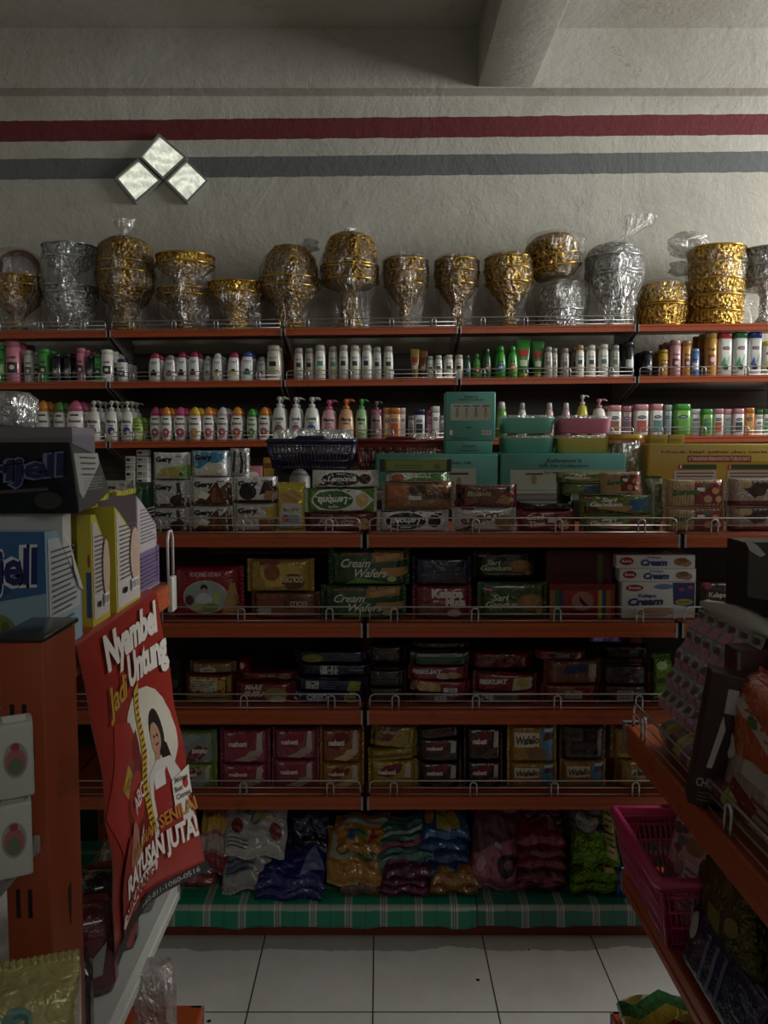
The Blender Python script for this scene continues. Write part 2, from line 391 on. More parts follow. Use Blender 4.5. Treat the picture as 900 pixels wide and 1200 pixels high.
for key, (l, r, lip) in rows.items():
    for i in range(len(joints)-1):
        a = P(joints[i], l, WY).x+.006; b = P(joints[i+1], l, WY).x-.006
        pa = Vector((a, 0, shelfz(key, a))); pb = Vector((b, 0, shelfz(key, b)))
        sh = shelf(rack, pa, pb, WD-.03, lip)
        if key != 'D':
            if not (key == 'A' and i == 4): guard(pa+Vector((.01, 0, 0)), pb-Vector((.01, 0, 0)), .045, sh, [(.12+.25*k) for k in range(4)])
        for xx in (a+.004, b-.007):
            br = MB(); z = shelfz(key, xx)-.008; br.prism([(.012, z-.03), (.05, z), (WD-.04, z), (WD-.04, z-.13), (WD-.09, z-.12)], xx, xx+.003, plastic('#8d8982'), 'x'); br.build('bracket', sh)
# ---- centre gondola
GY = 2.25; GD = .40
gon = thing('gondola_shelving', 'orange double-sided steel gondola with five shelves across the aisle', 'shelving', (0, GY, 0))
gj = [-310, 59, 427.5, 797, 1166]
grow = {1: (626, 641.5), 2: (730, 747), 3: (832, 849), 4: (933.5, 948.5)}
GZ = {k: zat(v[0], GY) for k, v in grow.items()}
gx = [P(j_, 700, GY).x for j_ in gj]
m = MB(); m.box(gx[0], gx[-1], GD, GD+.02, FZ, 1.20, card('#221f1c')); m.build('back_panel', gon)
for xx in gx: upright(gon, xx, GD-.02, FZ, 1.24, .04, .06)
for k, (a_, b_) in grow.items():
    lip = zat(a_, GY)-zat(b_, GY)
    for i in range(4):
        a = Vector((gx[i]+.006, 0, GZ[k])); b = Vector((gx[i+1]-.006, 0, GZ[k])); sh = shelf(gon, a, b, GD-.02, lip)
        st = {0: [.34], 1: [.34, .61, .90], 2: [.08, .345, .615, .885], 3: [.09, .35]}[i]
        guard(a+Vector((.008, 0, 0)), b-Vector((.008, 0, 0)), .046, sh, st if k != 3 else [q+.005 for q in st], .0021)
        for xx in (a.x+.004, b.x-.007):
            br = MB(); z = GZ[k]-.008; br.prism([(.012, z-.03), (.05, z), (GD-.03, z), (GD-.03, z-.12), (GD-.08, z-.11)], xx, xx+.003, plastic('#6d6a66'), 'x'); br.build('bracket', sh)
# raised rear ledge of the gondola (carries cartons, tubs and baskets)
LZ = zat(574, 2.75)
ld = shelf(gon, Vector((gx[0], GD+.03, LZ)), Vector((gx[-1], GD+.03, LZ)), .40, .03, mat=plastic('#8f8d88'), name='top_ledge')
m = MB(); a_, b_ = P(246, 641, 2.6), P(392, 649, 2.6); yy = 2.6-GY; m.box(a_.x, b_.x, yy, yy+.004, b_.z, a_.z+.01, ORM); g_ = m.build('rear_rail', gon); m = MB(); K_ = plastic('#141312')
for i in range(9): xx = a_.x+(b_.x-a_.x)*i/8; m.tube([(xx, yy-.012, b_.z-.012), (xx, yy-.012, a_.z+.01)], .0022, K_, 5)
for zz in (b_.z-.010, b_.z+.012): m.tube([(a_.x, yy-.012, zz), (b_.x, yy-.012, zz)], .0026, K_, 5)
m.build('wire_grid', gon)
# base: kick plate + deck
BZ = zat(1062, GY)
m = MB(); m.box(gx[0], gx[-1], 0, GD, FZ, BZ-.012, paint('#8a2f1c')); m.build('base', gon)
def plaid(a, b):
    t = NT('plaid_cloth'); x = t.xyz(); c = lin(a)
    def band(v, per, off, w):
        f = t.math('FRACT', t.math('ADD', t.math('DIVIDE', v, per), 50+off)); return t.math('LESS_THAN', f, w)
    s = t.math('SUBTRACT', x[1], x[2])      # runs over the fold
    w1 = band(x[0], .104, 0, .22); k1 = t.math('MAXIMUM', band(x[0], .104, -.07, .02), band(x[0], .104, -.13, .02)); k3 = band(x[0], .104, -.6, .012)
    o2 = (BZ+.024)/.104; w2 = band(s, .104, o2, .22); k2 = t.math('MAXIMUM', band(s, .104, o2-.07, .02), band(s, .104, o2-.13, .02)); k4 = band(s, .104, o2-.6, .012)
    wh = t.math('MULTIPLY', t.math('ADD', w1, w2), .5); col = t.mix(wh, c, lin(b))
    col = t.mix(t.math('MULTIPLY', t.math('MAXIMUM', t.math('MAXIMUM', k1, k2), t.math('MAXIMUM', k3, k4)), .85), col, lin('#101a16'))
    t.p(Base_Color=col, Roughness=.3, Coat_Weight=.25); t.bump(t.noise(12, 3), .3, .006); return t.m
def cloth(x0, x1, drop, mat, label, ph):
    m = MB(); N = 60; prof = [(GD-.02, BZ+.003), (.2, BZ+.003), (.06, BZ+.004), (.0, BZ+.004), (-.008, BZ), (-.010, BZ-.015), (-.009, BZ-drop*.6), (-.012, BZ-drop)]; vs = []; fs = []
    for i in range(N+1):
        x = x0+(x1-x0)*i/N
        for k, (y, z) in enumerate(prof):
            wv = .004*math.sin(x*19+ph)+.003*math.sin(x*47+ph*2)
            vs.append((x, y-(abs(wv) if k > 4 else 0)*(k-4)*.4, z+(wv*.8 if k == len(prof)-1 else 0)+(abs(wv)*.5 if k == 2 else 0)))
    n = len(prof)
    for i in range(N): fs += [(i*n+k, (i+1)*n+k, (i+1)*n+k+1, i*n+k+1) for k in range(n-1)]
    m.add(vs, fs, mat, True); o = m.build('plaid_tablecloth', None, (0, GY, 0)); tag(o, label, 'tablecloth')
cloth(gx[0], P(558, 1070, GY).x, BZ-zat(1083, GY), plaid('#0f9873', '#d6d2cc'), 'green plaid plastic cloth covering the left part of the bottom shelf', 0)
cloth(P(559, 1070, GY).x, gx[-1]-.05, BZ-zat(1082, GY), plaid('#137a62', '#c4c0bd'), 'greyer plaid cloth with black-and-white checks covering right part of bottom shelf', 2)
# ================================================================ bottles on the wall rack
def section(secs, z):
    for a, b in zip(secs, secs[1:]):
        if a[0] <= z <= b[0] and b[0] > a[0]:
            t = (z-a[0])/(b[0]-a[0]); g = lambda i: (a[i] if len(a) > i else 0)*(1-t)+(b[i] if len(b) > i else 0)*t
            return g(1), g(2), g(3)
    q = secs[-1]; return q[1], q[2], (q[3] if len(q) > 3 else 0)
def patch(secs, e, z0, z1, frac):
    """front label area between z0,z1 over the middle share of the width; returns Deco"""
    rx = max(section(secs, z0+(z1-z0)*i/4)[0] for i in range(5)); w = 2*rx*frac
    def f(u, v, eps):
        z = z0+(z1-z0)*v; a, b, xo = section(secs, z); q = max(-.97, min(.97, (u-.5)*2*frac)); x = a*q
        return (xo+x, -b*(1-abs(q)**e)**(1/e)-eps, z)
    return Deco(f, w, z1-z0, .012)
# kind -> (body sections, cap sections, exponent, label z-range) as shares of height / half width
def spec(kind):
    d = .55
    K = {
     'hs': ([(0, .86, d), (.02, .95, d), (.3, 1, d), (.6, .93, d*.95, .03), (.78, .8, d*.9, .06), (.82, .74, d*.85, .09)], [(.82, .76, d*.87, .09), (.93, .6, d*.7, .16), (.985, .42, d*.5, .2), (1, .2, d*.3, .2)], 2.4, (.14, .78)),
     'pan': ([(0, .9, d+.1), (.02, 1, d+.15), (.5, 1, d+.15), (.78, .9, d+.12), (.84, .82, d+.1)], [(.845, .84, d+.12), (.97, .8, d+.1), (1, .72, d)], 2.4, (.12, .8)),
     'cyl': ([(0, .95, .85), (.015, 1, .9), (.84, 1, .9), (.86, .9, .8)], [(.862, .94, .84), (.985, .93, .83), (1, .86, .78)], 2.0, (.1, .82)),
     'oval': ([(0, .6, d*.8), (.02, .75, d), (.3, 1, d), (.55, 1, d), (.74, .86, d*.95)], [(.742, .88, d*.97), (.86, .74, d*.85), (.95, .5, d*.65, .04), (1, .2, d*.3, .08)], 2.2, (.08, .72)),
     'slim': ([(0, .85, .7), (.02, .95, .8), (.4, 1, .85), (.7, .8, .7), (.8, .6, .55)], [(.802, .62, .56), (.97, .52, .5), (1, .4, .4)], 2.0, (.12, .68)),
     'rect': ([(0, .93, d*.9), (.015, 1, d), (.78, 1, d), (.8, .96, d*.95)], [(.802, .98, d*.98), (.98, .98, d*.98), (1, .93, d*.9)], 3.2, (.08, .78)),
     'wide': ([(0, .93, .6), (.012, 1, .66), (.84, 1, .66), (.86, .9, .6)], [(.862, .97, .63), (.985, .95, .62), (1, .88, .57)], 3.0, (.04, .84)),
     'tube': ([(0, .55, .5), (.1, .6, .52), (.12, .66, .5)], [(.122, .66, .5), (.5, .85, .34), (.93, 1, .06), (.935, 1.02, .02), (1, 1.02, .02)], 2.0, None),
     'pump': ([(0, .85, .62), (.02, .95, .68), (.25, 1, .7), (.5, .9, .66), (.68, .66, .5), (.71, .4, .36), (.72, .3, .3)], [(.72, .38, .38), (.79, .38, .38), (.795, .3, .3)], 2.2, (.1, .62)),
     'jar': ([(0, .9, .9), (.02, 1, 1), (.75, 1, 1), (.8, .9, .9)], [(.8, 1, 1), (.98, 1, 1), (1, .95, .95)], 2.0, (.1, .7)),
    }
    return K[kind]
def bottle(xc, w, ytop, key, kind, body, cap, acc, txt, label, group=None, yy=.06, name=None, lab2=None):
    Y = WY+yy; p = P(xc, 470, Y); x = p.x; zs = shelfz(key, x); hw = w/2/FPX*Y; h = P(xc, ytop, Y).z-zs
    nm = name or {'pump': 'pump_bottle', 'tube': 'squeeze_tube', 'jar': 'jar'}.get(kind, 'shampoo_bottle')
    o = thing(nm, label, {'tube': 'tube', 'jar': 'jar'}.get(kind, 'bottle'), (x, Y, zs), (0, 0, 0), group)
    b, c, e, lz = spec(kind); sc = lambda S_: [(q[0]*h, q[1]*hw, q[2]*hw, (q[3] if len(q) > 3 else 0)*hw) for q in S_]
    bs, cs = sc(b), sc(c)
    mb = MB()
    if kind == 'tube':
        MB().loft(cs, plastic(body), 20, e).build('tube_body', o); MB().loft(bs, plastic(cap), 20, e).build('cap', o)
        D = patch(cs, 2.0, h*.25, h*.85, .8); g = MB(); D.draw([('r', .05, .5, .95, .8, acc), ('r', .1, .1, .9, .35, '#d8cfc0')] + ([('t', txt, .5, .65, .14, '#f4f0e8', .8)] if txt else []), g, g); g.build('label', o); return o
    mb.loft(bs, plastic(body), 22, e).build('bottle_body', o)
    cm = MB().loft(cs, plastic(cap), 20, e if kind != 'pump' else 2)
    if kind == 'pump':
        r = hw*.13; cm.tube([(0, 0, .79*h), (0, 0, .88*h)], r, plastic(cap), 8)
        cm.loft([(.86*h, hw*.3, hw*.3), (.93*h, hw*.32, hw*.32), (.95*h, hw*.2, hw*.2)], plastic(cap), 14)
        cm.tube([(-hw*.1, 0, .915*h), (hw*.7, 0, .93*h), (hw*1.05, 0, .90*h)], [hw*.16, hw*.12, hw*.08], plastic(cap), 8)
        cm.build('pump_head', o)
    else: cm.build('cap', o)
    if lz and acc:
        D = patch(bs, e, lz[0]*h, lz[1]*h, .86); g = MB(); L_ = []
        if kind == 'hs': L_ = [('r', .2, .12, .8, .3, acc), ('e', .5, .36, .2, .08, '#2a2a30'), ('t', txt, .52, .84, .08, '#15365c', .7), ('t', 'shampoo', .52, .75, .04, '#333333', .5)]
        elif kind == 'oval': L_ = [('e', .5, .26, .36, .2, acc), ('r', .25, .04, .75, .1, acc), ('r', .2, .86, .8, .92, '#2a1c20'), ('t', txt, .5, .66, .13, '#1c1820', .8), ('e', .5, .28, .14, .07, '#f0dcc0')]
        elif kind == 'pan': L_ = [('r', .2, .42, .75, .62, acc), ('e', .5, .3, .16, .05, '#c8d23c'), ('t', txt, .48, .76, .06, '#303030', .7), ('t', 'shampoo', .5, .14, .035, '#555555', .5)]
        elif kind == 'pump': L_ = [('e', .5, .28, .3, .18, acc), ('e', .62, .2, .14, .1, '#e8d2b8'), ('t', txt, .5, .7, .16, '#1f1c22', .8), ('r', .3, .5, .7, .54, '#55504c')]
        elif kind == 'wide': L_ = [('p', [(.1, .3), (.4, .5), (.5, .3), (.3, .1)], acc), ('e', .5, .2, .2, .08, '#222226'), ('t', txt, .5, .74, .13, '#a01830', .62, 0, 0, .03), ('p', [(.55, .3), (.9, .62), (.8, .3)], '#b9c9b0')]
        elif kind == 'rect': L_ = [('r', .15, .08, .85, .6, acc), ('e', .5, .74, .32, .08, '#1c3a66'), ('t', txt, .5, .74, .05, '#f0f0f0', .4)]
        else: L_ = [('r', .12, .2, .88, .55, acc), ('t', txt, .5, .7, .09, '#22282c', .7), ('e', .5, .38, .2, .08, '#ddd8c8')]
        D.draw([q for q in L_ if q[0] != 't' or q[1]], g, g); g.build('label', o)
    return o
ORD = ['leftmost', 'second from left', 'third from left', 'fourth from left', 'fifth from left', 'sixth from left', 'seventh from left', 'eighth from left', 'ninth from left', 'tenth from left', 'eleventh from left', 'twelfth from left', 'thirteenth from left', 'fourteenth from left', 'fifteenth from left']
NUM = ['', 'one', 'two', 'three', 'four', 'five', 'six', 'seven', 'eight', 'nine', 'ten', 'eleven', 'twelve', 'thirteen', 'fourteen', 'fifteen']
WHR = {'B': 'on upper bottle shelf', 'C': 'on lower bottle shelf'}
# group: key, kind, text, description plural, list of (xc, w, ytop, body, cap, accent)
BG = [
 ('B', 'cyl', 'HAIR', 'bottles at the far left', [(3.5, 14, 405, '#2f9a3c', '#2f8a36', '#9ad46a'), (17.5, 17, 400, '#e07f96', '#cf6f88', '#2a2228'), (35.5, 11, 411, '#d9d6cd', '#c2bfb6', '#55605a'), (53.5, 13, 409, '#44a843', '#3a9a3c', '#1f3a22'), (67.5, 11, 415, '#17181b', '#222428', '#6a6e74'), (80.5, 10, 415, '#141518', '#222428', '#6a6e74'), (96.5, 11, 408, '#dc7a92', '#cf6f88', '#2a2228'), (107, 9, 417, '#15161a', '#27292e', '#747a80'), (116, 9, 415, '#49ad46', '#2f8a36', '#1f3a22'), (127, 14, 410, '#e4e2da', '#dddad0', '#20251f'), (144.5, 12, 421, '#dcdcda', '#18284a', '#2c4a80')]),
 ('B', 'hs', 'head', 'curved white dandruff shampoo bottles', [(182, 14, 414, '#e2e2e0', '#c43a55', '#23252a'), (199.5, 13, 416, '#c9c6c4', '#8f8a8a', '#b06a60'), (213.5, 13, 413, '#e6e6e4', '#b8284c', '#1d2024'), (227.5, 13, 412, '#e8e8e6', '#b8284c', '#b01c50'), (243.5, 9, 417, '#b9bcb8', '#a0a4a0', '#8aa0a4'), (255, 12, 414, '#e4e4e0', '#d9d6cc', '#d6c23a'), (274, 14, 413, '#e2e2de', '#b03048', '#d6c23a'), (290, 15, 412, '#e4e4e2', '#2f55b0', '#2a7a7c'), (306.5, 11, 418, '#a9a7a2', '#8c8a86', '#6b6b68')]),
 ('B', 'pan', 'PRO-V', 'pearl shampoo bottles with silver caps', [(321.5, 17, 405, '#d6d0bc', '#bdb8a4', '#24262a'), (350.5, 11, 408, '#c0bdb0', '#a5a297', '#2c2e30'), (363, 11.5, 408, '#bdbaae', '#a19e93', '#2c2e30'), (375.5, 12.5, 404.5, '#e6e4d8', '#c2bfb0', '#1f9a7c'), (390.5, 11, 406, '#bdbab0', '#a19e93', '#4b8a80'), (403, 11.5, 404.5, '#e0ded2', '#bdbaac', '#2b2a7c'), (416, 11.5, 405, '#e2e0d4', '#bdbaac', '#2c2e34'), (429.7, 11.5, 404.5, '#e4e2d6', '#bdbaac', '#332c6c'), (442, 10.5, 407, '#bfbcb2', '#a19e93', '#34343a'), (455, 11.5, 406, '#d4d2c8', '#b0ada2', '#26282c')]),
 ('B', 'tube', '', 'gold squeeze tubes', [(486, 10, 409, '#b08a34', '#8c6a24', '#c02a20'), (496, 9, 411, '#8c5a24', '#6c4a1c', '#8c2a20')]),
 ('B', 'pan', 'PRO-V', 'small pearl bottles right of the gold tubes', [(504, 8.5, 417.5, '#c9c7bc', '#a8a599', '#46484a'), (513.5, 9, 416.5, '#dcdace', '#bab7aa', '#3a3c50'), (525.5, 11, 416, '#e2e0d4', '#c2bfae', '#2f4a34'), (537.5, 10, 416, '#e0ded2', '#bdbaac', '#22242a')]),
 ('B', 'slim', 'Sunsilk', 'slender green bottles', [(547.5, 8, 416, '#2d6a48', '#1f5a3c', '#2c5a90'), (558.5, 10, 414.5, '#52b53c', '#3a9a34', '#c8382c'), (570, 11, 408, '#1f6a2c', '#1a5a28', '#8a3028'), (586, 14, 405.5, '#3fae3a', '#379a36', '#2c6ab8'), (600, 12, 405.5, '#44b03c', '#379a36', '#d8542c')]),
 ('B', 'tube', '', 'wide green squeeze tubes', [(612.5, 17, 397.5, '#3c9a34', '#c8b43a', '#c8281f'), (629.5, 14, 400, '#368c34', '#b8a838', '#b8281f')]),
 ('B', 'pan', 'Dove', 'white and grey bottles right of the green tubes', [(641.5, 10, 406.5, '#b4b0a4', '#9c988c', '#7c7c74'), (649, 7, 408, '#b0ac9f', '#98948a', '#74746c'), (661, 10, 408, '#a5a298', '#8c8980', '#60605c'), (678.5, 10, 404.5, '#e0ddd2', '#b88850', '#34505c'), (691.5, 11.5, 404.5, '#e4e1d6', '#c8c5ba', '#2c4a6c'), (706, 12.5, 403.5, '#e6e3d8', '#cdcabf', '#3c7a84'), (719.5, 11, 404.5, '#a8a9a0', '#93948c', '#547a70')]),
 ('B', 'cyl', 'CLEAR', 'dark bottles beside the rack joint', [(735, 14, 401, '#12141c', '#171c30', '#c8ccd0'), (757, 13, 411.5, '#14151c', '#1c1e26', '#2a3658')]),
 ('B', 'cyl', 'Fresh', 'coloured cologne bottles', [(776, 11.5, 410, '#dba42c', '#c8932a', '#b86a20'), (789.5, 13, 399, '#d89aa4', '#c8858f', '#8c2c4c'), (803, 10, 399.5, '#d8983c', '#b8862f', '#8c3a3c'), (812.5, 11, 409, '#4c7ac4', '#6c94cc', '#dcdcf0'), (831, 14, 389.5, '#d8942c', '#c8a24a', '#c04a2c')]),
 ('B', 'wide', '4KIDS', 'large white kids shampoo bottles', [(847, 16.5, 390, '#e4e6df', '#d22a2c', '#3aa05c'), (864.5, 16.5, 389.5, '#e0e6df', '#1c7a3c', '#2ca05c'), (882, 15.5, 389.5, '#e2e4e4', '#1c3aa0', '#3a5ac0'), (898, 14, 400, '#e6e6dc', '#d8cc2c', '#c8c03a')]),
 ('C', 'oval', 'Emeron', 'plump white shampoo bottles at far left', [(33.5, 13, 471, '#dedbd4', '#a86a2c', '#c88a3c'), (50, 17, 469.5, '#e6e3dc', '#e08420', '#d8842c'), (69.5, 14, 471, '#d9d7ce', '#4c8a34', '#5c9a44'), (88, 20, 469.5, '#e6e2de', '#d05a82', '#c43a6c')]),
 ('C', 'pump', 'Marina', 'tall milky pump bottles', [(110, 18, 467, '#dfddd4', '#c9c7be', '#2c3f9c'), (130.5, 16, 467, '#dddbd2', '#c9c7be', '#2c3f9c'), (149, 16, 467.5, '#dddbd2', '#c9c7be', '#2c3f9c')]),
 ('C', 'oval', 'Emeron', 'oval white shampoo bottles', [(160.5, 13, 489, '#a9cf5c', '#8fbf3c', '#dfe8c0'), (182, 13.5, 477, '#e2dfda', '#c83a66', '#a82a54'), (194.5, 13, 477, '#e2dfda', '#e58420', '#c03a30'), (211, 16, 477, '#e4e1dc', '#d24474', '#b02a5c'), (228, 15, 477, '#e6e3da', '#e2b828', '#e09420'), (244, 13.5, 477, '#e4e1da', '#e58420', '#c8443a'), (260.5, 13.5, 477, '#dedcd8', '#cfcdc9', '#c04a70'), (277.5, 15, 477, '#e6e3dc', '#e88a24', '#c8402c'), (295, 12.5, 479, '#cfdcc4', '#3fae3c', '#3c8c34'), (309.5, 14, 477, '#e4e1da', '#e58420', '#c8402c')]),
 ('C', 'pump', 'Lovely', 'white lotion pump bottles', [(327.5, 19, 462, '#e6e4de', '#d4d2cc', '#a0603c'), (346.5, 16, 462.5, '#e4e2dc', '#d4d2cc', '#a03a90'), (365.5, 19, 462.5, '#e6e4de', '#d4d2cc', '#2c6ab8')]),
 ('C', 'pump', 'Marina', 'coloured lotion pump bottles', [(385.5, 19, 466, '#e2a8b0', '#d84a86', '#c890a0'), (405.5, 19, 465, '#e0a070', '#e2702c', '#e8c09c'), (423.5, 15, 465, '#a8d08c', '#44b048', '#dce8c8'), (441, 14, 467.5, '#a07c80', '#6c6462', '#8a6468')]),
 ('C', 'rect', 'S', 'mixed bottles behind the red basket', [(441, 12, 480, '#d4608c', '#c84a78', '#e8a0b8'), (454, 10, 478, '#e0a064', '#d88a3c', '#e8b884'), (462.5, 13, 478, '#e8a86c', '#e07a2c', '#d0542c'), (472, 6.5, 478, '#dddbd6', '#cfcdc8', '#b0b0ac'), (482, 7, 487, '#a8a69f', '#8c8a84', '#5c5c58'), (491.5, 12.5, 479.5, '#dfe0e2', '#1c2c5c', '#2c3038'), (503, 6.5, 481, '#b85c74', '#a84c64', '#d08ca0'), (510.5, 9.5, 476, '#e2e0da', '#dcdad4', '#cfccc4'), (518.5, 7, 487, '#b0a8a0', '#989088', '#605850')]),
 ('C', 'slim', '', 'small bottles behind the stacked tubs', [(588, 14, 471, '#64b03c', '#d8dcc8', '#84c45c'), (612, 11, 472, '#dad8d2', '#b0aea8', '#5c5c5a'), (644, 11, 472, '#dcb8b4', '#d0ccc8', '#b85c64'), (663.5, 11, 472, '#d8acb4', '#d0ccc8', '#a84c6c')]),
 ('C', 'pump', '', 'pump bottles above the pink tub', [(682.5, 15, 460, '#d0c428', '#dcd9cc', '#e8e4b0'), (702, 18, 465, '#e6e1dc', '#d8808c', '#1c3a78')]),
 ('C', 'rect', 'Vaseline', 'straight body lotion bottles', [(720, 16, 475, '#e4dfda', '#dc8c94', '#a05c44'), (734, 12, 476, '#a0787c', '#b06c78', '#6a4a54'), (751, 18, 474, '#e6e1dc', '#dc8c94', '#c04a3c'), (769.5, 16, 473.5, '#e4e0d6', '#dc8c94', '#44807c'), (782.5, 9, 474.5, '#8c9aa0', '#98a0a0', '#6c8088'), (799, 20, 473.5, '#6cb83c', '#44a838', '#549c34'), (815, 12, 479.5, '#d6dcd4', '#dfe2d8', '#84a08c'), (828.5, 13, 479.5, '#6cb448', '#44a43a', '#2c7c34'), (842, 11.5, 479, '#e2dcd6', '#d8909c', '#d0542c'), (853, 10, 479.5, '#b4aca4', '#d8909c', '#6c9488'), (865.5, 13, 479, '#e2ddd8', '#d88c98', '#3c3c40'), (878, 11.5, 478, '#e08830', '#e07a24', '#dca03c'), (889.5, 9, 486, '#dfdfdb', '#c8c8c4', '#9aa09c'), (899, 9, 479.5, '#d4dccc', '#2c7a34', '#54985c')]),
]
CN = {}
def cname(h):
    r, g, b = [int(h[i:i+2], 16) for i in (1, 3, 5)]; mx, mn = max(r, g, b), min(r, g, b)
    if mx < 60: return 'black'
    if mx-mn < 30: return 'white' if mx > 200 else ('silver' if mx > 165 else 'grey')
    if r == mx: return ('pink' if b > g+8 and mx > 170 else 'dark red' if b >= g-5 and mx <= 170 else 'red' if g < 90 else 'orange' if g < 150 else 'yellow' if b < 90 else 'cream')
    if g == mx: return 'green'
    return 'navy' if mx < 110 else 'blue'
rnd = random.Random(5)
for key, kind, txt, plural, items in BG:
    n = len(items); grp = plural+' '+WHR[key]
    for i, (xc, w, yt, b, c, a) in enumerate(items):
        lab = '%s of the %s %s, %s cap' % (ORD[i], plural, WHR[key], cname(c))
        if n == 1: lab = plural+' '+WHR[key]
        if len(lab.split()) > 16: lab = '%s of %s, %s cap' % (ORD[i], plural, cname(c))
        o = bottle(xc, w, yt, key, kind, b, c, a, txt, lab, grp, .05+rnd.random()*.015)
        o.rotation_euler.z = rnd.uniform(-.12, .12)
        # bottles standing behind this one, as far as the photo shows them
        if w >= 9 and kind != 'tube' and not (key == 'C' and plural.startswith(('small', 'pump bottles above'))):
            for k in range(1, 3 if abs(xc-445) > 180 else 2):
                r = o.copy(); COL.objects.link(r); r.location.y += max(.085, w/2/FPX*WY*2.3)*k; r.location.x += rnd.uniform(-.006, .006)
                r.location.z = shelfz(key, r.location.x)
                r['label'] = '%s cap %s behind the %s of the %s' % (cname(c), {1: 'bottle directly', 2: 'rearmost bottle'}[k], ORD[i], plural)
                if len(r['label'].split()) > 16: r['label'] = '%s bottle behind %s of %s' % ({1: 'next', 2: 'rearmost'}[k], ORD[i], plural)
                r['group'] = 'second-line '+grp
                for ch in list(o.children):
                    q = ch.copy(); COL.objects.link(q); q.parent = r
# ================================================================ ornate offering bowls in clear bags, on top of the rack
GOLD = ornate('#94691c', '#b8862c', '#dcb048'); GOLDD = ornate('#6c4a1c', '#8c6426', '#b48a3c'); SIL = ornate('#8c8e92', '#a0a4a8', '#c4c6c8')
GRIM = NT('gold_rim').p(Base_Color=lin('#d8a838'), Metallic=.9, Roughness=.25).m; SRIM = NT('silver_rim').p(Base_Color=lin('#c8ccd0'), Metallic=.9, Roughness=.25).m
TOPB = lambda x: shelfz('A', x)
def relief(nn, amp, kz):
    return lambda t, z: 1+amp*(math.cos(t*nn)*math.cos(z*kz)+.5*math.sin(t*nn*2.3+z*kz*1.7))
def bowl(parent, prof, R, H, mat, z0=0, name='bowl', nn=18, amp=.02, rims=(), rm=None, loc=(0, 0), tilt=0, seg=90, facet=0):
    """prof: list of (share of R, share of H)"""
    ps = []
    for (r0, h0), (r1, h1) in zip(prof, prof[1:]):
        n = max(2, int(abs(h1-h0)*H/.008))
        for i in range(n): t = i/n; ps.append((h0+(h1-h0)*t, r0+(r1-r0)*t))
    ps.append((prof[-1][1], prof[-1][0]))
    m = MB()
    if facet:
        fz = lambda t, z: math.cos(PI/facet)/math.cos((t+.3) % (2*PI/facet)-PI/facet)*(1+.012*math.sin(z*160))*1.06
        m.loft([(h*H, r*R, r*R) for h, r in ps], mat, facet*12, 2, True, fz)
    else: m.loft([(h*H, r*R, r*R) for h, r in ps], mat, seg, 2, True, relief(nn, amp, 95))
    for h, r in rims: m.tube([(r*R*1.03*math.cos(2*PI*i/40), r*R*1.03*math.sin(2*PI*i/40), h*H) for i in range(40)], R*.032, rm or GRIM, 6, True)
    return m.build(name, parent, (loc[0], loc[1], z0), (0, tilt, 0))
def bag(parent, R, H, seed, knot=None, flare=1.0, dens=.1, prof=None):
    R *= .94; r = random.Random(seed); m = MB(); ph = [r.uniform(0, 6) for _ in range(6)]
    prof = prof or [(0, .55), (.05, .8), (.3, .95), (.55, 1.04), (.8, 1.06), (.93, .95), (1, .55)]
    def fn(t, z): return 1+.035*math.sin(5*t+ph[0]+z*9)+.03*math.sin(9*t+ph[1]-z*21)+.02*math.sin(17*t+ph[2]+z*37)+.012*math.sin(31*t+ph[3])
    secs = []
    for (a, b), (c, d) in zip(prof, prof[1:]):
        for i in range(4): t = i/4; secs.append(((a+(c-a)*t)*H, (b+(d-b)*t)*R, (b+(d-b)*t)*R))
    secs.append((prof[-1][0]*H, prof[-1][1]*R, prof[-1][1]*R))
    F = clear('#b5b0a8', dens); m.loft(secs, F, 48, 2, knot is None, fn)
    if knot:      # gathered neck and flared tail; knot = (dx, height, tail radius, lean)
        dx, kh, tr, ln = knot; top = secs[-1]
        ss = [(top[0], top[1], top[2], 0), (H+kh*.2, R*.16, R*.16, dx*.4), (H+kh*.32, R*.10, R*.10, dx*.6), (H+kh*.6, tr*.75, tr*.5, dx+ln*.4), (H+kh, tr, tr*.6, dx+ln)]
        def f2(t, z): return 1+.16*math.sin(6*t+ph[4])+.12*math.sin(11*t+ph[5])+.08*math.sin(23*t+z*30)
        m.loft(ss, clear('#c4c0b8', .32), 40, 2, False, f2)
    m.recalc = False; return m.build('plastic_bag', parent)
def knotball(parent, x, z, rx, rz, seed):
    r = random.Random(seed); a_, b_, c_ = [r.uniform(0, 6) for _ in range(3)]; m = MB(); n = 14
    m.loft([(z+rz*math.sin(-PI/2+PI*i/n), max(.002, rx*math.cos(-PI/2+PI*i/n)), max(.002, rx*.8*math.cos(-PI/2+PI*i/n)), x+.012*math.sin(i*1.3+a_)) for i in range(n+1)], clear('#cfcbc3', .5), 36, 2, True, lambda t, zz: 1+.16*math.sin(4*t+a_+zz*70)+.12*math.sin(7*t-zz*120+b_)+.08*math.sin(13*t+c_+zz*200)); m.recalc = False
    return m.build('bag_knot', parent)
def place(x0, x1, label, Yo=.17, name='offering_bowl'):
    Y = WY+Yo; a = P(x0, 385, Y).x; b = P(x1, 385, Y).x; x = (a+b)/2
    o = thing(name, label, 'bowl', (x, Y, TOPB(x)), (0, 0, 0), 'bagged offering bowls on top of the wall rack'); return o, (b-a)/2, (lambda py: zat(py, Y)-TOPB(x))
PED = [(.55, 0), (.6, .03), (.42, .1), (.26, .2), (.24, .3), (.45, .4), (.8, .52), (.97, .7), (1, .85), (1, 1)]
o, R, zf = place(-6, 50, 'gold pedestal bowl with a red-rimmed mirror tray above it, at far left'); H = zf(326)
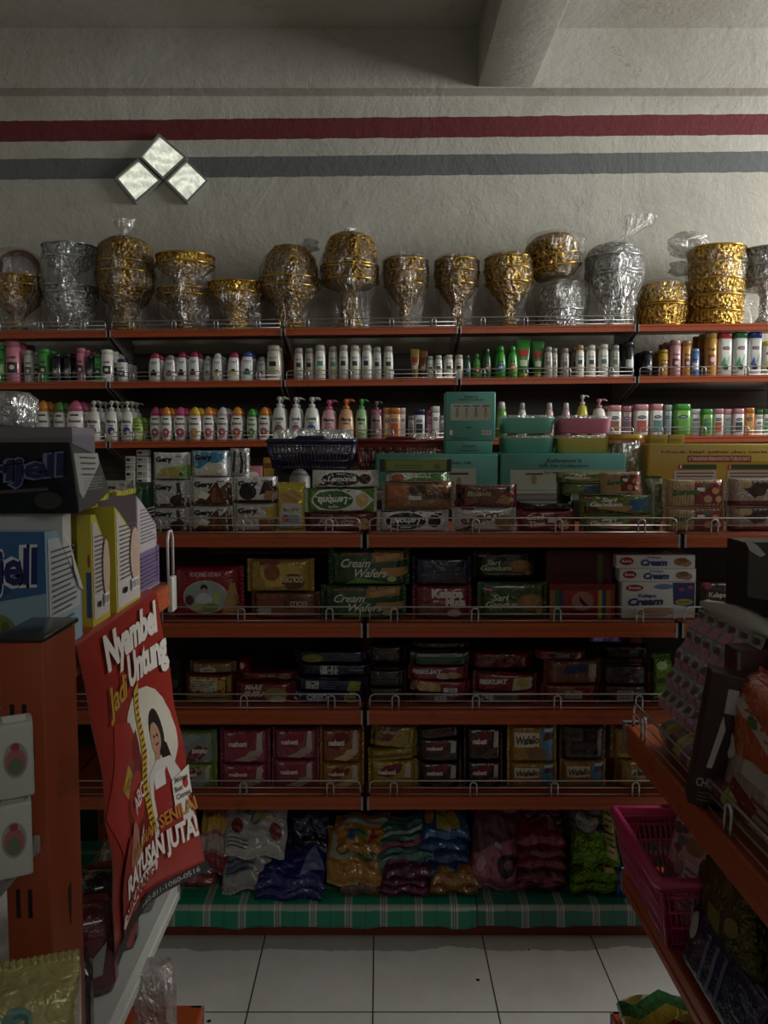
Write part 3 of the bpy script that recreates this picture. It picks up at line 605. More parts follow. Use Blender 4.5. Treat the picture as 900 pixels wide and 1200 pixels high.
bowl(o, PED, R, H, GOLDD, rims=[(1, 1), (.85, 1)]); m = MB(); K = 48
m.tube([(R*.88*math.cos(2*PI*i/K), .02, H+R*.2+R*.88*math.sin(2*PI*i/K)) for i in range(-2, 27)], .016, plastic('#7c1c24'), 8); m.build('tray_rim', o)
m = MB(); m.loft([(0, R*.84, R*.84), (.008, R*.84, R*.84)], plastic('#b9aeb0'), 40); q = m.build('mirror_tray', o, (0, .03, H+R*.2), (PI/2, 0, 0))
bag(o, R*1.02, zf(293), 1, None, dens=.12)
o, R, zf = place(52, 116, 'two silver pedestal bowls stacked in one clear bag, second from left')
bowl(o, PED, R*.95, zf(338), SIL, rims=[(1, 1), (.86, 1)], rm=SRIM); bowl(o, PED, R*.93, zf(290)-zf(338), SIL, z0=zf(338), rims=[(1, 1), (.7, .97)], rm=SRIM); bag(o, R*1.0, zf(287), 2, None, dens=.2)
o, R, zf = place(113, 184, 'tall gold lantern-shaped stack, its bag tied in a knot on top')
bowl(o, [(.55, 0), (.62, .04), (.45, .12), (.4, .22), (.75, .34), (.95, .46), (1, .56), (.98, .64), (.98, .7), (.94, .8), (.9, .9), (.6, .97), (.3, 1)], R*.93, zf(278), GOLDD, nn=12, amp=.035, rims=[(.62, 1), (.72, .98)])
bag(o, R*.98, zf(280), 3, (.0, .095, .055, .0), prof=[(0, .5), (.08, .62), (.3, .72), (.5, 1.02), (.75, 1.03), (.92, .9), (1, .42)])
o, R, zf = place(184, 253, 'gold bowl upturned over another gold dish with dark gap between')
bowl(o, [(.5, 0), (.42, .1), (.3, .3), (.4, .5), (.85, .72), (1, .8), (1, 1)], R*.92, zf(341), GOLDD, rims=[(1, 1), (.85, 1)])
bowl(o, [(.4, 0), (.35, .15), (.5, .35), (.9, .6), (1, .7), (1, 1)], R*.95, zf(302)-zf(341), GOLD, z0=zf(341), rims=[(1, 1), (.75, 1)]); bag(o, R*1.0, zf(300), 4, None, dens=.14)
o, R, zf = place(244, 312, 'lowest gold pedestal bowl with flat beaded rim, fifth from left')
bowl(o, [(.6, 0), (.62, .06), (.42, .2), (.36, .4), (.6, .55), (.92, .68), (1, .78), (1, 1)], R*.95, zf(334), GOLD, rims=[(1, 1), (.8, 1)]); bag(o, R*.98, zf(332), 5, None, dens=.08)
FAC = [(.55, 0), (.6, .05), (.42, .15), (.45, .28), (.85, .4), (1, .5), (1, .58), (.96, .62), (.98, .68), (.86, .84), (.55, .96), (.2, 1)]
o, R, zf = place(303, 376, 'faceted gold domed box with a twisted bag end leaning right')
bowl(o, FAC, R*.95, zf(287), GOLDD, facet=6, rims=[(.5, .98), (.6, .98)]); knotball(o, P(363, 300, WY+.17).x-o.location.x, zat(288, WY+.17)-o.location.z, .04, .036, 8); bag(o, R*1.0, zf(290), 6, (.0, .02, .02, .0), prof=[(0, .5), (.3, .7), (.48, 1.03), (.7, 1.03), (.88, .85), (1, .4)])
o, R, zf = place(375, 445, 'tallest faceted gold domed box with a plain pale band, left of centre')
bowl(o, [(.5, 0), (.55, .04), (.35, .14), (.3, .3), (.32, .4), (.9, .46), (1, .5), (1, .62), (.95, .68), (.95, .78), (.8, .92), (.45, .98), (.2, 1)], R*.96, zf(272), GOLDD, facet=6, rims=[(.5, .98), (.62, .98), (.65, .97)]); bag(o, R*1.0, zf(275), 7, (0, .03, .03, 0), prof=[(0, .72), (.3, .72), (.46, 1.0), (.7, 1.04), (.9, .8), (1, .35)])
GOB = [(.55, 0), (.6, .03), (.3, .1), (.26, .22), (.3, .34), (.7, .5), (.92, .62), (.98, .75), (1, .9), (.92, .98), (.8, 1)]
for i, (a, b, t, lab) in enumerate([(447, 504, 303, 'gold goblet-shaped bowl with bright streaked bag, directly right of the tallest domed box'), (507, 563, 303, 'middle of three gold goblet-shaped bowls, third stop right of tallest domed box'), (565, 627, 300, 'brightest gold goblet-shaped bowl, beneath left edge of the tilted bowl')]):
    o, R, zf = place(a, b, lab); bowl(o, GOB, R*.93, zf(t), [GOLDD, GOLDD, GOLD][i], nn=14, rims=[(.62, .95), (.8, .99), (.95, .96)]); bag(o, R*.99, zf(t-2), 8+i, None, dens=[.14, .1, .05][i], prof=[(0, .6), (.3, .72), (.5, .9), (.75, 1.03), (.95, 1), (1, .85)])
o, R, zf = place(625, 687, 'silver dome-shaped upturned bowl under the tilted gold bowl', .18)
bowl(o, [(1, 0), (1, .15), (.95, .3), (.92, .5), (.85, .75), (.7, .93), (.4, 1)], R*.9, zf(332), SIL, rims=[(.16, 1), (.4, .95)], rm=SRIM); bag(o, R*.98, zf(328), 12, None, dens=.16)
o, R, zf = place(616, 684, 'dark gold bowl lying tilted on top of the silver dome', .18, 'tilted_offering_bowl'); zz = zf(330)
o.location.z += zz; h = zf(273)-zz
bowl(o, [(.7, 0), (.95, .2), (1, .45), (1, .7), (.9, .85), (.6, 1)], R*.92, h*.86, GOLDD, rims=[(.2, .97), (.45, 1.02)], tilt=-.16, z0=.02, nn=10, amp=.03)
q = bag(o, R*.98, h, 13, None, dens=.14)
o, R, zf = place(684, 751, 'large silver pedestal bowl whose bag end sticks up behind')
bowl(o, [(.5, 0), (.55, .05), (.3, .12), (.26, .22), (.5, .36), (.8, .5), (.95, .62), (1, .66), (.98, .72), (1, .84), (.95, .92), (.75, 1)], R*.95, zf(290), SIL, rims=[(.64, 1), (.68, 1), (.86, 1)], rm=SRIM); bag(o, R*1.0, zf(288), 14, (.10, .15, .08, .03), dens=.24)
o, R, zf = place(745, 805, 'shortest gold basket with jewelled band, right of the large silver bowl')
bowl(o, [(.85, 0), (.95, .1), (1, .3), (1, .48), (.97, .5), (1, .55), (.95, .8), (.8, .95), (.5, 1)], R*.95, zf(332), GOLD, nn=16, rims=[(.04, .9), (.48, 1.01), (.53, 1.01)]); bag(o, R*1.0, zf(329), 15, None, dens=.04)
o, R, zf = place(803, 870, 'stack of five gold jewelled rings under a crumpled ball of bag film', .16); zt = zf(291)
for i in range(5): bowl(o, [(.88, 0), (.97, .2), (1, .5), (1, .8), (.9, 1)], R*(.92+.02*(i % 3)), zt/5, GOLD, z0=zt/5*i, nn=16, rims=[(.9, 1)], name='ring_bowl', amp=.025)
bag(o, R*1.0, zt+.01, 16, None, dens=.06); knotball(o, P(806, 300, WY+.16).x-o.location.x, zat(287, WY+.16)-o.location.z, .095, .068, 3); knotball(o, P(797, 300, WY+.16).x-o.location.x, zat(315, WY+.16)-o.location.z, .05, .04, 5)
o, R, zf = place(866, 925, 'silver pedestal bowl cut by the right edge of photo')
bowl(o, [(.5, 0), (.45, .05), (.22, .15), (.2, .4), (.3, .46), (.9, .5), (1, .6), (.98, .72), (1, .8), (1, 1)], R*.97, zf(294), SIL, rims=[(.6, 1), (.78, 1), (1, 1)], rm=SRIM); bag(o, R*1.01, zf(292), 17, None, dens=.12)
# ---- small goods low on the wall rack, seen between the two racks
def minibox(x0, x1, y0, y1, Y, c, label, deco=None, cat='box', name='small_box', d=.06, grp=None):
    a = P(x0, y1, Y); b = P(x1, y0, Y); o = thing(name, label, cat, ((a.x+b.x)/2, Y+d/2, a.z), (0, 0, 0), grp); w = b.x-a.x; h = b.z-a.z
    MB().box(-w/2, w/2, -d/2, d/2, 0, h, card(c), min(w, h)*.04).build('carton', o)
    if deco:
        D = Deco(lambda u, v, e: (-w/2+u*w, -d/2-e, v*h), w, h, .05); g = MB(); D.draw(deco, g, g); g.build('printed_front', o)
    return o
k = 0
for c0, c1, ys in ((147, 158, [(534.5, 543), (543.5, 551), (551.5, 560), (560.5, 569), (569.5, 578), (578.5, 587), (587.5, 604)]), (160, 173, [(527, 534), (535, 542), (542.5, 550), (550.5, 559), (559.5, 568), (568.5, 577), (577.5, 586), (586.5, 604)])):
    for i, (a, b) in enumerate(ys):
        minibox(c0, c1, a, b, WY+.05, ['#cfcdc6', '#c4c4bc'][i % 2], '%s of the %s column of small white boxes left of the green biscuit pack' % (['topmost', 'second', 'third', 'fourth', 'fifth', 'sixth', 'seventh', 'lowest'][i], ['left', 'right'][c0 > 150]), [('r', .1, .3, .5, .7, '#5a6a3a' if i % 2 else '#2c2c2c'), ('lines', .55, .2, .95, .8, 3, '#777777')], grp='small white boxes stacked low on wall rack')
minibox(288, 307, 546, 600, WY+.05, '#c86a7c', 'pink box low on the wall rack, right of the silver foil pack', [('e', .5, .8, .3, .08, '#e8d8d0'), ('r', .2, .6, .8, .66, '#222222')])
minibox(309, 321, 536, 600, WY+.06, '#b88a20', 'tall mustard box left of the navy basket', [('r', .1, .8, .9, .9, '#8a3a1c')])
minibox(322, 340, 549, 600, WY+.05, '#c8641c', 'orange box half hidden under the navy basket', [('r', .1, .8, .9, .95, '#d8a43c')])
# ================================================================ packets
def pillow(w, h, d, seed, seal=.05, vert=False, crumple=1.0):
    """flow-wrapped pack lying on its long edge: returns (front fn(u,v)->y, grid mesh data)"""
    r = random.Random(seed); ph = [r.uniform(0, 6.28) for _ in range(8)]
    def th(u, v):
        a, b = (v, u) if vert else (u, v)           # a runs along the pack, b across
        A = abs(a*2-1); s = 1-2*seal
        ea = 0 if A > s else (1-(A/s)**7)**.5
        eb = max(0, 1-abs(b*2-1)**8)**.5
        t = ea*(.35+.65*eb) if not (b <= 0 or b >= 1) else ea*.35
        wr = .09*math.sin(b*23+ph[0]+3*math.sin(a*9+ph[1]))*max(0, A-.55)+.03*math.sin(a*17+ph[2])*math.sin(b*7+ph[3])+.02*math.sin(a*41+b*13+ph[4])
        return max(.0, t*(1+crumple*wr))
    return th
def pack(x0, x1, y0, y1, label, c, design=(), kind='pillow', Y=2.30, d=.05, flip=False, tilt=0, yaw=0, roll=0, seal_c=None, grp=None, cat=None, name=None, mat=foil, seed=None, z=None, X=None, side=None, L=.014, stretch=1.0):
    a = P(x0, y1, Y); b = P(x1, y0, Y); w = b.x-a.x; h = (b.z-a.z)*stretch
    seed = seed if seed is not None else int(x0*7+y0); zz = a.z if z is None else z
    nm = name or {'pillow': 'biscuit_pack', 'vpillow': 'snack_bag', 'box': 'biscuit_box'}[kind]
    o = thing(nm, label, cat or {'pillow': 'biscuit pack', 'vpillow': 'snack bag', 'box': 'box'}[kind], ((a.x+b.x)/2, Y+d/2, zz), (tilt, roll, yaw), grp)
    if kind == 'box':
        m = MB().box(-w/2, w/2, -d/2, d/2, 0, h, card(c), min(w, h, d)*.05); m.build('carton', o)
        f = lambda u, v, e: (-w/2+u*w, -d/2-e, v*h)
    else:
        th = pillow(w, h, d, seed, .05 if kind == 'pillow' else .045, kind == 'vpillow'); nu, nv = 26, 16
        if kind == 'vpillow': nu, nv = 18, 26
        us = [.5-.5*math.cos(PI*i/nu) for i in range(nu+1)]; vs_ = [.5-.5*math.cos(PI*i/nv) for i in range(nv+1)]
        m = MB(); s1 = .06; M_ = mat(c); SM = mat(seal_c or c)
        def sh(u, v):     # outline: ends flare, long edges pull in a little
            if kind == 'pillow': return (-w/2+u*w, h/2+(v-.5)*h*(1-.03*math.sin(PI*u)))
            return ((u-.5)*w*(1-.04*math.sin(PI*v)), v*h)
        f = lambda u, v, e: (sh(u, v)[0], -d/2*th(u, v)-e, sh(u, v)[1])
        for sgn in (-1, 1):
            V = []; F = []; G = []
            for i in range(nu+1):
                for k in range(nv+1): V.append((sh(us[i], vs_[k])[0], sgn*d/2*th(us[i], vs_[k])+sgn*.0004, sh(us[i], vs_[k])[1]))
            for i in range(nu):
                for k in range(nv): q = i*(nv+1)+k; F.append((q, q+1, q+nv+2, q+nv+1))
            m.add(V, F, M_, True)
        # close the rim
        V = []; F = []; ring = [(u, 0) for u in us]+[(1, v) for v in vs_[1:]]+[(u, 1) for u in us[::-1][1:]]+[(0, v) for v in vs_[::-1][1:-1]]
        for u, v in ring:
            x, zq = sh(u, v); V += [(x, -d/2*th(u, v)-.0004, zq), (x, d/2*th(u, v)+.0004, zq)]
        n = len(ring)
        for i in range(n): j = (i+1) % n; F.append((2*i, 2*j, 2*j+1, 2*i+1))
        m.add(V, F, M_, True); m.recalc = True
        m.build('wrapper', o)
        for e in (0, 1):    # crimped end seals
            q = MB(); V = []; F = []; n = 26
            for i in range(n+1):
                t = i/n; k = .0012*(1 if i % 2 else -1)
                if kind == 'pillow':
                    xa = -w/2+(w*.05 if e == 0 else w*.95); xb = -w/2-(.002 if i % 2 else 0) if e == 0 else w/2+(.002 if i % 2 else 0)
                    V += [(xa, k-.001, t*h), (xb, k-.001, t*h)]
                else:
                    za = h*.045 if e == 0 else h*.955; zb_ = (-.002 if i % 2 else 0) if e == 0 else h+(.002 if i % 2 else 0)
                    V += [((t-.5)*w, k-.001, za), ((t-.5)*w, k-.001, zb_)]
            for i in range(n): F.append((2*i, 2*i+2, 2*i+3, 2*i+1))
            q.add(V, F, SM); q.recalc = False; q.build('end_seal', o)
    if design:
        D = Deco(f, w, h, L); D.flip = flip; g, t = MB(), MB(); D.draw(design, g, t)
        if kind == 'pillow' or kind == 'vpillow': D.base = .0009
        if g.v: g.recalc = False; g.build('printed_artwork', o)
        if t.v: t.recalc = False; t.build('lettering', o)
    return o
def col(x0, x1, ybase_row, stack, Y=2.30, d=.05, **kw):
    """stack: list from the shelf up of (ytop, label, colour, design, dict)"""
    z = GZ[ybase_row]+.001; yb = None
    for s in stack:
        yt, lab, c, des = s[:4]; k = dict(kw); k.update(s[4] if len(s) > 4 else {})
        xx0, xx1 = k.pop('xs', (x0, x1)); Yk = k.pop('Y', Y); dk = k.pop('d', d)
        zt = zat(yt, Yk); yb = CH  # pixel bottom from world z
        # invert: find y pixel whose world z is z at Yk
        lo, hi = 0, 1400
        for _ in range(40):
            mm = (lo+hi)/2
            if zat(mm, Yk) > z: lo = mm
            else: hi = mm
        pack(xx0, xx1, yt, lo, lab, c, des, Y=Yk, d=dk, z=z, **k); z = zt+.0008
# ---- print designs (u to the right, v up)
def gery(bg, kind=0, low='#5a2c18'):
    D = [('r', .0, .0, 1, .12, low)] if kind else []
    if kind == 1: D = [('p', [(.0, .02), (.55, .02), (.9, .5), (1, .5), (1, 0), (0, 0)], '#5fa02c'), ('p', [(.05, .1), (.3, .42), (.98, .55), (.98, .06)], '#8ac048'), ('p', [(.22, .12), (.36, .42), (.86, .38), (.66, .1)], '#c8944c'), ('e', .8, .2, .05, .07, '#3a6a1c')]
    if kind == 2: D = [('p', [(0, .99), (0, .4), (.25, .3), (.45, .55), (.7, .52), (1, .8), (1, .99)], '#2c86b4'), ('p', [(.35, .12), (.5, .4), (.75, .38), (.62, .1)], '#d8c890'), ('e', .75, .22, .08, .07, '#e8dcb0')]
    if kind == 3: D += [('p', [(.02, .02), (.42, .42), (.66, .92), (.72, .6), (.96, .9), (.99, .02)], '#5c3018'), ('p', [(.5, .1), (.56, .6), (.64, .62), (.62, .3), (.78, .12)], '#8c4c24'), ('p', [(.2, .3), (.3, .52), (.5, .4), (.4, .2)], '#e4dccb')]
    if kind == 4: D += [('p', [(.5, .02), (.7, .5), (.68, .9), (.76, .95), (.82, .5), (.98, .3), (.98, .02)], '#4a2c20'), ('e', .7, .25, .2, .2, '#3a2018')]
    if kind == 5: D += [('e', .34, .42, .2, .3, '#241a18'), ('p', [(.6, .3), (.7, .8), (.95, .9), (.98, .5)], '#2a1a14'), ('p', [(.7, .15), (.74, .45), (.98, .5), (.92, .12)], '#a86a34'), ('r', .0, .0, 1, .06, '#1a1414')]
    return D+[('t', 'Gery', .33, .74, .2, '#16161a', .46, .04, 0, .05), ('r', .66, .84, .84, .87, '#3a3a3a')]
LEM = lambda bg, fg, bis: [('p', [(.0, .15), (.12, 0), (1, 0), (1, .12), (.7, .04), (.2, .3)], fg), ('p', [(.06, .5), (.2, .92), (.5, 1), (.8, .92), (.97, .5), (.8, .08), (.5, 0), (.2, .08)], '#d8d8d2'), ('e', .44, .5, .3, .4, fg), ('t', 'nissin', .44, .8, .12, '#e4e4dc', .14), ('t', 'Lemonia', .44, .5, .34, '#f0f0ea', .44, 0, .35), ('e', .8, .5, .09, .3, bis)]
LEM2 = lambda fg, bis: [('p', [(.0, .15), (.12, 0), (1, 0), (1, .12), (.7, .04), (.2, .3)], fg), ('p', [(.03, .5), (.2, .92), (.5, 1), (.8, .92), (.94, .5), (.8, .08), (.5, 0), (.2, .08)], '#d8d8d2'), ('e', .6, .5, .28, .4, fg), ('t', 'nissin', .6, .8, .12, '#e4e4dc', .14), ('t', 'Lemonia', .6, .5, .34, '#f0f0ea', .42, 0, .35), ('e', .2, .5, .09, .3, bis)]
BAR = [('bar', .6, .1, .85, .5)]
def sari(bg='#5c7a24', pic='#2c6a9c'):
    return [('p', [(0, .45), (.3, .32), (.62, .05), (0, .02)], '#4a2c1c'), ('p', [(.62, .02), (.68, .98), (1, .98), (1, .02)], pic), ('p', [(.2, .3), (.4, .55), (.75, .42), (.6, .1)], '#b98a50'), ('e', .11, .84, .075, .11, '#a02028'), ('t', 'Roma', .11, .84, .09, '#e8e8e0', .1), ('t', 'Sari', .37, .74, .24, '#e6e8d4', .22, 0, .2, .045), ('t', 'Gandum', .33, .5, .24, '#e6e8d4', .44, 0, .2, .045)]
def nabati(sw, bis, tx='#e4dcd4'):
    return [('p', [(.14, .5), (.36, .86), (.72, .98), (.66, .62), (.42, .4)], sw), ('p', [(.5, .2), (.62, .4), (.92, .46), (.82, .24)], bis), ('p', [(.3, .12), (.5, .24), (.78, .2), (.6, .06)], bis), ('p', [(.74, .4), (.76, .9), (.86, .9), (.86, .42)], '#b8a8a0'), ('r', .17, .86, .28, .92, '#b8a0a0'), ('t', 'nabati', .38, .6, .17, tx, .36, 0, 0, .03)]
WAF = [('r', .66, .05, .97, .97, '#3a84bc'), ('r', .12, .42, .62, .82, '#cfc6ac'), ('t', 'Wafello', .37, .6, .24, '#33241a', .46, .08, .25, .03), ('p', [(.4, .04), (.36, .3), (.55, .45), (.75, .36), (.8, .12)], '#8a5c34'), ('p', [(.7, .6), (.74, .8), (.92, .8), (.92, .64)], '#5c3420'), ('r', .72, .84, .94, .93, '#ccd6e0')]
TR = 'white'
SER = [('r', .46, .02, .98, .98, '#8e1f2c')]+[('r', .03+i*.045, .05, .055+i*.045, .95, '#b9935c') for i in range(9)]+[('e', .8, .6, .06, .12, '#c08a54'), ('e', .68, .3, .07, .14, '#c08a54'), ('e', .86, .3, .06, .12, '#caa064'), ('e', .64, .78, .05, .1, '#3a7a3a'), ('r', .5, .58, .62, .72, '#e2e2dc'), ('t', 'Serena', .32, .55, .22, '#2c6a2c', .44, .06, .2, .04)]
# ---------------------------------------------------------------- first gondola shelf
g1 = 'gery packs on first gondola shelf'
col(112, 152, 1, [(596, 'grey pack lowest at the left end of the first gondola shelf', '#a8a8a4', gery(0, 4)), (563, 'grey and green biscuit pack left of the dark green packet', '#b4b8b0', gery(0, 0), {'seal_c': '#6fae34'})], yaw=.1)
col(158, 177, 1, [(598, 'dark teal packet at the foot of a green packet pile', '#123c3a', [('r', .1, .2, .6, .8, '#2a8a4a')]), (565, 'dark green shiny packet beside the first column of white packs', '#16502c', [('p', [(.0, .1), (.1, .9), (.5, .8), (.4, .2)], '#4ea23c')])], mat=foil)
col(178, 220, 1, [(595, 'white chocolate pack lowest in the first column under the green-white pack', '#b8b7b2', gery(0, 4)), (562.5, 'white cocoa pack in the middle of the first column of packs', '#c0bfba', gery(0, 4)), (530, 'white and lime green biscuit pack topping the first column', '#d8dad4', gery(0, 1), {'d': .06})])
col(222, 271, 1, [(593, 'brown chocolate spoon pack lowest under the blue-white pack', '#c2bfb9', gery(0, 3)), (559, 'chocolate splash pack in the middle below the blue-white pack', '#cfccc6', gery(0, 3)), (528, 'white and blue biscuit pack topping the second column', '#d6d9da', gery(0, 2), {'xs': (223, 268), 'd': .06})])
pack(269, 291, 527, 561, 'crumpled silver foil pack end with black stripes', '#c8c8c6', [('p', [(.1, 0), (.25, 1), (.36, 1), (.25, 0)], '#1c1c1c'), ('p', [(.5, 0), (.6, .5), (.5, 1), (.6, 1), (.74, .5), (.62, 0)], '#1c1c1c'), ('r', .82, .1, .9, .9, '#2a2a2a')], mat=metalfoil, Y=2.32, z=zat(559, 2.32))
col(273, 324, 1, [(590, 'white biscuit pack with yellow corner tag, below the black-and-white one', '#bcb8b0', gery(0, 0)+[('r', .76, .5, .99, .97, '#c09820'), ('r', .6, .03, .98, .45, '#8a4c20')]), (558.5, 'white and black cookie pack right of the chocolate splash pack', '#d0cdc8', gery(0, 5))])
pack(325, 357, 567, 625, 'upright yellow and white biscuit bag with open crumpled top', '#c9b41c', [('e', .5, .72, .4, .14, '#b88440'), ('p', [(.1, .5), (.3, .6), (.9, .56), (.9, .1), (.1, .04)], '#b8b4ac'), ('t', 'BABY', .5, .45, .07, '#8c5c2c', .6), ('e', .3, .28, .14, .08, '#a8404c'), ('r', .4, .2, .8, .34, '#7c8a94'), ('e', .28, .08, .2, .05, '#8ab0c8')], 'vpillow', Y=2.3, z=GZ[1])
col(357, 441, 1, [(600.5, 'dark red pack with script under the green lemon biscuit pack', '#6e1622', [('t', 'Belvita', .42, .5, .4, '#b88a90', .5, 0, .4, .01), ('e', .82, .4, .1, .3, '#a88440')]), (572, 'green and white biscuit pack lying upside down', '#5c9433', LEM2('#2f6a24', '#c8a45c'), {'flip': True, 'seal_c': '#d8dcd0'}), (551, 'brown and white biscuit pack on top of the green one', '#d0ccc6', LEM(0, '#3a1c14', '#3c2018'), {'xs': (366, 443)})])
col(442, 526, 1, [(598, 'black and white biscuit pack lying upside down at shelf joint', '#c8c6c2', LEM2('#1e1816', '#2c2420'), {'flip': True}), (564.5, 'clear film pack of brown cookies with orange label', '#8c5a34', [('r', .04, .06, .34, .95, '#b8673a'), ('e', .2, .3, .14, .2, '#8c4a24'), ('e', .45, .72, .08, .18, '#4a2c1c'), ('e', .54, .75, .06, .14, '#4a2c1c'), ('t', 'Choco Chips', .75, .5, .3, '#3c2418', .42, 0, 0, .04), ('r', .36, .35, .54, .5, '#c8c4bc')], {'xs': (448, 533), 'seal_c': '#9c9890'}), (553, 'green and white pack squeezed under a dark green box', '#c6cec0', [('p', [(.3, .1), (.6, .9), (.98, .8), (.98, .1)], '#3f8a2f'), ('t', 'nissin', .55, .5, .3, '#e4e8dc', .3), ('e', .18, .4, .1, .4, '#b8673a')], {'xs': (453, 527)}), (538, 'olive green box with black ends atop the tallest middle stack', '#5c6c1c', [('r', 0, 0, .07, 1, '#18201a'), ('r', .94, 0, 1, 1, '#18201a'), ('r', .1, .1, .92, .9, '#74862a'), ('lines', .2, .2, .6, .6, 2, '#46541a'), ('e', .8, .4, .05, .2, '#55651c')], {'xs': (445, 529), 'kind': 'box', 'cat': 'box', 'd': .07})])
col(531, 606, 1, [(595, 'crumpled white pack with red diagonal lettering', '#c2bfba', [('t', 'SUPERCO', .42, .52, .3, '#7c1c30', .6, .22, 0, .05), ('p', [(.04, .04), (.3, .3), (.34, .2), (.14, .0)], '#3c2c2c'), ('e', .82, .4, .17, .3, '#8a6438'), ('r', .12, .92, .34, .99, '#a02838')]), (568, 'red and brown wafer pack with dark left end', '#7c2426', [('r', .02, .02, .13, .98, '#141420'), ('p', [(.14, .9), (.14, .3), (.5, .12), (.72, .5), (.66, .94)], '#6a3c24'), ('t', 'Bissvit', .36, .6, .24, '#b8a480', .4, 0, .2), ('p', [(.62, .2), (.8, .5), (.96, .4), (.86, .12)], '#a87c48'), ('e', .88, .8, .08, .14, '#2a1c30'), ('p', [(.3, .14), (.9, .05), (.98, .14)], '#a83a34')], {'xs': (535, 607)})])
col(608, 676, 1, [(598, 'bright red cookie pack with white lettering, middle of first shelf', '#8c1822', [('t', 'Good', .28, .68, .26, '#d8ccc0', .3, .06, .1, .04), ('t', 'Time', .31, .36, .26, '#d8ccc0', .28, .06, .1, .04), ('r', .5, .42, .64, .66, '#d0ccc4'), ('b', .78, .3, .1)]), (589, 'flat near-black packet lying over the bright red cookie pack', '#1c1416', [('r', .2, .3, .8, .6, '#3a2224')], {'d': .09})])
col(681, 768, 1, [(603, 'lowest green wholewheat biscuit pack with red-brown right end', '#66822a', sari(pic='#8c3c24')), (580, 'green wholewheat biscuit pack with blue end, second from bottom', '#6c8a2c', sari()), (566, 'narrow green pack wedged third up in the wholewheat stack', '#5f7c2a', [('r', .3, .2, .6, .7, '#2c5a84')], {'xs': (662, 738), 'd': .06}), (554, 'topmost green wholewheat biscuit pack, partly behind the wrapped red one', '#6c8a2c', sari(pic='#7a9a38'), {'xs': (654, 722)})])
pack(655, 672, 558, 606, 'crinkled dark green pack ends left of the wholewheat stack', '#1f4a1c', [('e', .6, .7, .25, .12, '#5c9c3a')], 'vpillow', Y=2.36, mat=metalfoil, z=GZ[1]+.03)
pack(706, 754, 551, 577, 'clear-wrapped red cracker pack resting on top of wholewheat packs', '#b0925c', SER, Y=2.275, d=.035, roll=-.04, z=zat(579, 2.29))
pack(756, 778, 560, 624, 'bunched clear and green wrapper ends beside the red cracker packs', '#6f7454', [('r', .3, .1, .5, .9, '#8c9078')], 'vpillow', Y=2.33, mat=metalfoil, z=GZ[1])
col(780, 853, 1, [(595, 'lower red and tan cracker pack at shelf joint', '#a8895a', SER), (562, 'upper red and tan cracker pack at shelf joint', '#b0925c', SER)])
HAT = [('p', [(.05, .98), (.5, .3), (.98, .98)], '#3c1c1a'), ('p', [(.1, .98), (.5, .42), (.9, .98)], '#2c1414'), ('e', .3, .8, .14, .14, '#b08850'), ('r', .02, .02, .98, .2, '#6e1c24'), ('e', .6, .55, .12, .18, '#4a2418')]
col(855, 915, 1, [(594, 'lower chocolate and cream cracker pack at the right edge', '#94806c', HAT), (561, 'upper chocolate and cream cracker pack at the right edge', '#a08c78', HAT)])
# ---------------------------------------------------------------- second shelf
col(199, 283, 2, [(664.5, 'large glossy red assorted biscuit bag with family picture', '#a01428', [('t', 'KHONG GUAN', .5, .86, .09, '#d8a8a0', .42), ('e', .5, .42, .31, .33, '#c8b490'), ('e', .5, .42, .29, .31, '#8fa0a0'), ('e', .48, .6, .05, .07, '#241a18'), ('e', .48, .54, .035, .06, '#c89878'), ('e', .48, .36, .12, .14, '#c4c8c4'), ('e', .66, .4, .05, .12, '#a8b85c'), ('e', .4, .22, .1, .08, '#a8b04c'), ('e', .56, .22, .12, .08, '#7c9040'), ('e', .28, .36, .06, .1, '#5a2c3c'), ('p', [(.72, .1), (.84, .7), (.9, .7), (.98, .1)], '#a8803c')], {'d': .07})])
col(294, 374, 2, [(694.5, 'brown gold biscuit pack standing upside down', '#6a3a24', [('r', .04, .05, .96, .9, '#80482c'), ('e', .42, .35, .17, .3, '#5c2c1c'), ('e', .66, .35, .14, .26, '#7c3c22'), ('t', 'GOLD', .3, .42, .22, '#c8b088', .25), ('r', .7, .6, .95, .8, '#a8a8a0'), ('r', .5, .78, .78, .92, '#b02c2c')], {'flip': True}), (655.5, 'shiny gold biscuit pack lying on the brown one', '#a88424', [('p', [(.2, .2), (.22, .8), (.7, .85), (.8, .4), (.6, .1)], '#c49a30'), ('e', .3, .68, .17, .25, '#6a2a1c'), ('t', 'GOLDEN', .32, .6, .2, '#d8c890', .34), ('e', .62, .4, .12, .26, '#8c4a24'), ('r', .5, .04, .8, .16, '#8c2c24')], {'xs': (289, 367), 'flip': True})])
CW = [('r', .16, .84, .5, .9, '#8c3c28'), ('p', [(.55, .98), (.52, .62), (.98, .7), (.98, .96)], '#9c6c34'), ('p', [(.56, .8), (.6, .64), (.96, .82), (.96, .92)], '#c08c48'), ('p', [(.62, .3), (.66, .48), (.98, .5), (.98, .3), (.8, .2)], '#b07c3c'), ('p', [(.2, .02), (.36, .2), (.7, .08), (.9, .02)], '#5a9040'), ('e', .78, .16, .06, .08, '#a8b46c'), ('t', 'Cream', .32, .6, .26, '#c8d0c0', .36, 0, .4, .015), ('t', 'Wafers', .5, .32, .26, '#c8d0c0', .4, 0, .4, .015)]
col(376, 476, 2, [(686, 'lower dark green cream wafer pack above the shelf joint', '#194a26', CW), (643.5, 'upper dark green cream wafer pack above the shelf joint', '#194a26', CW, {'xs': (385, 480)})])
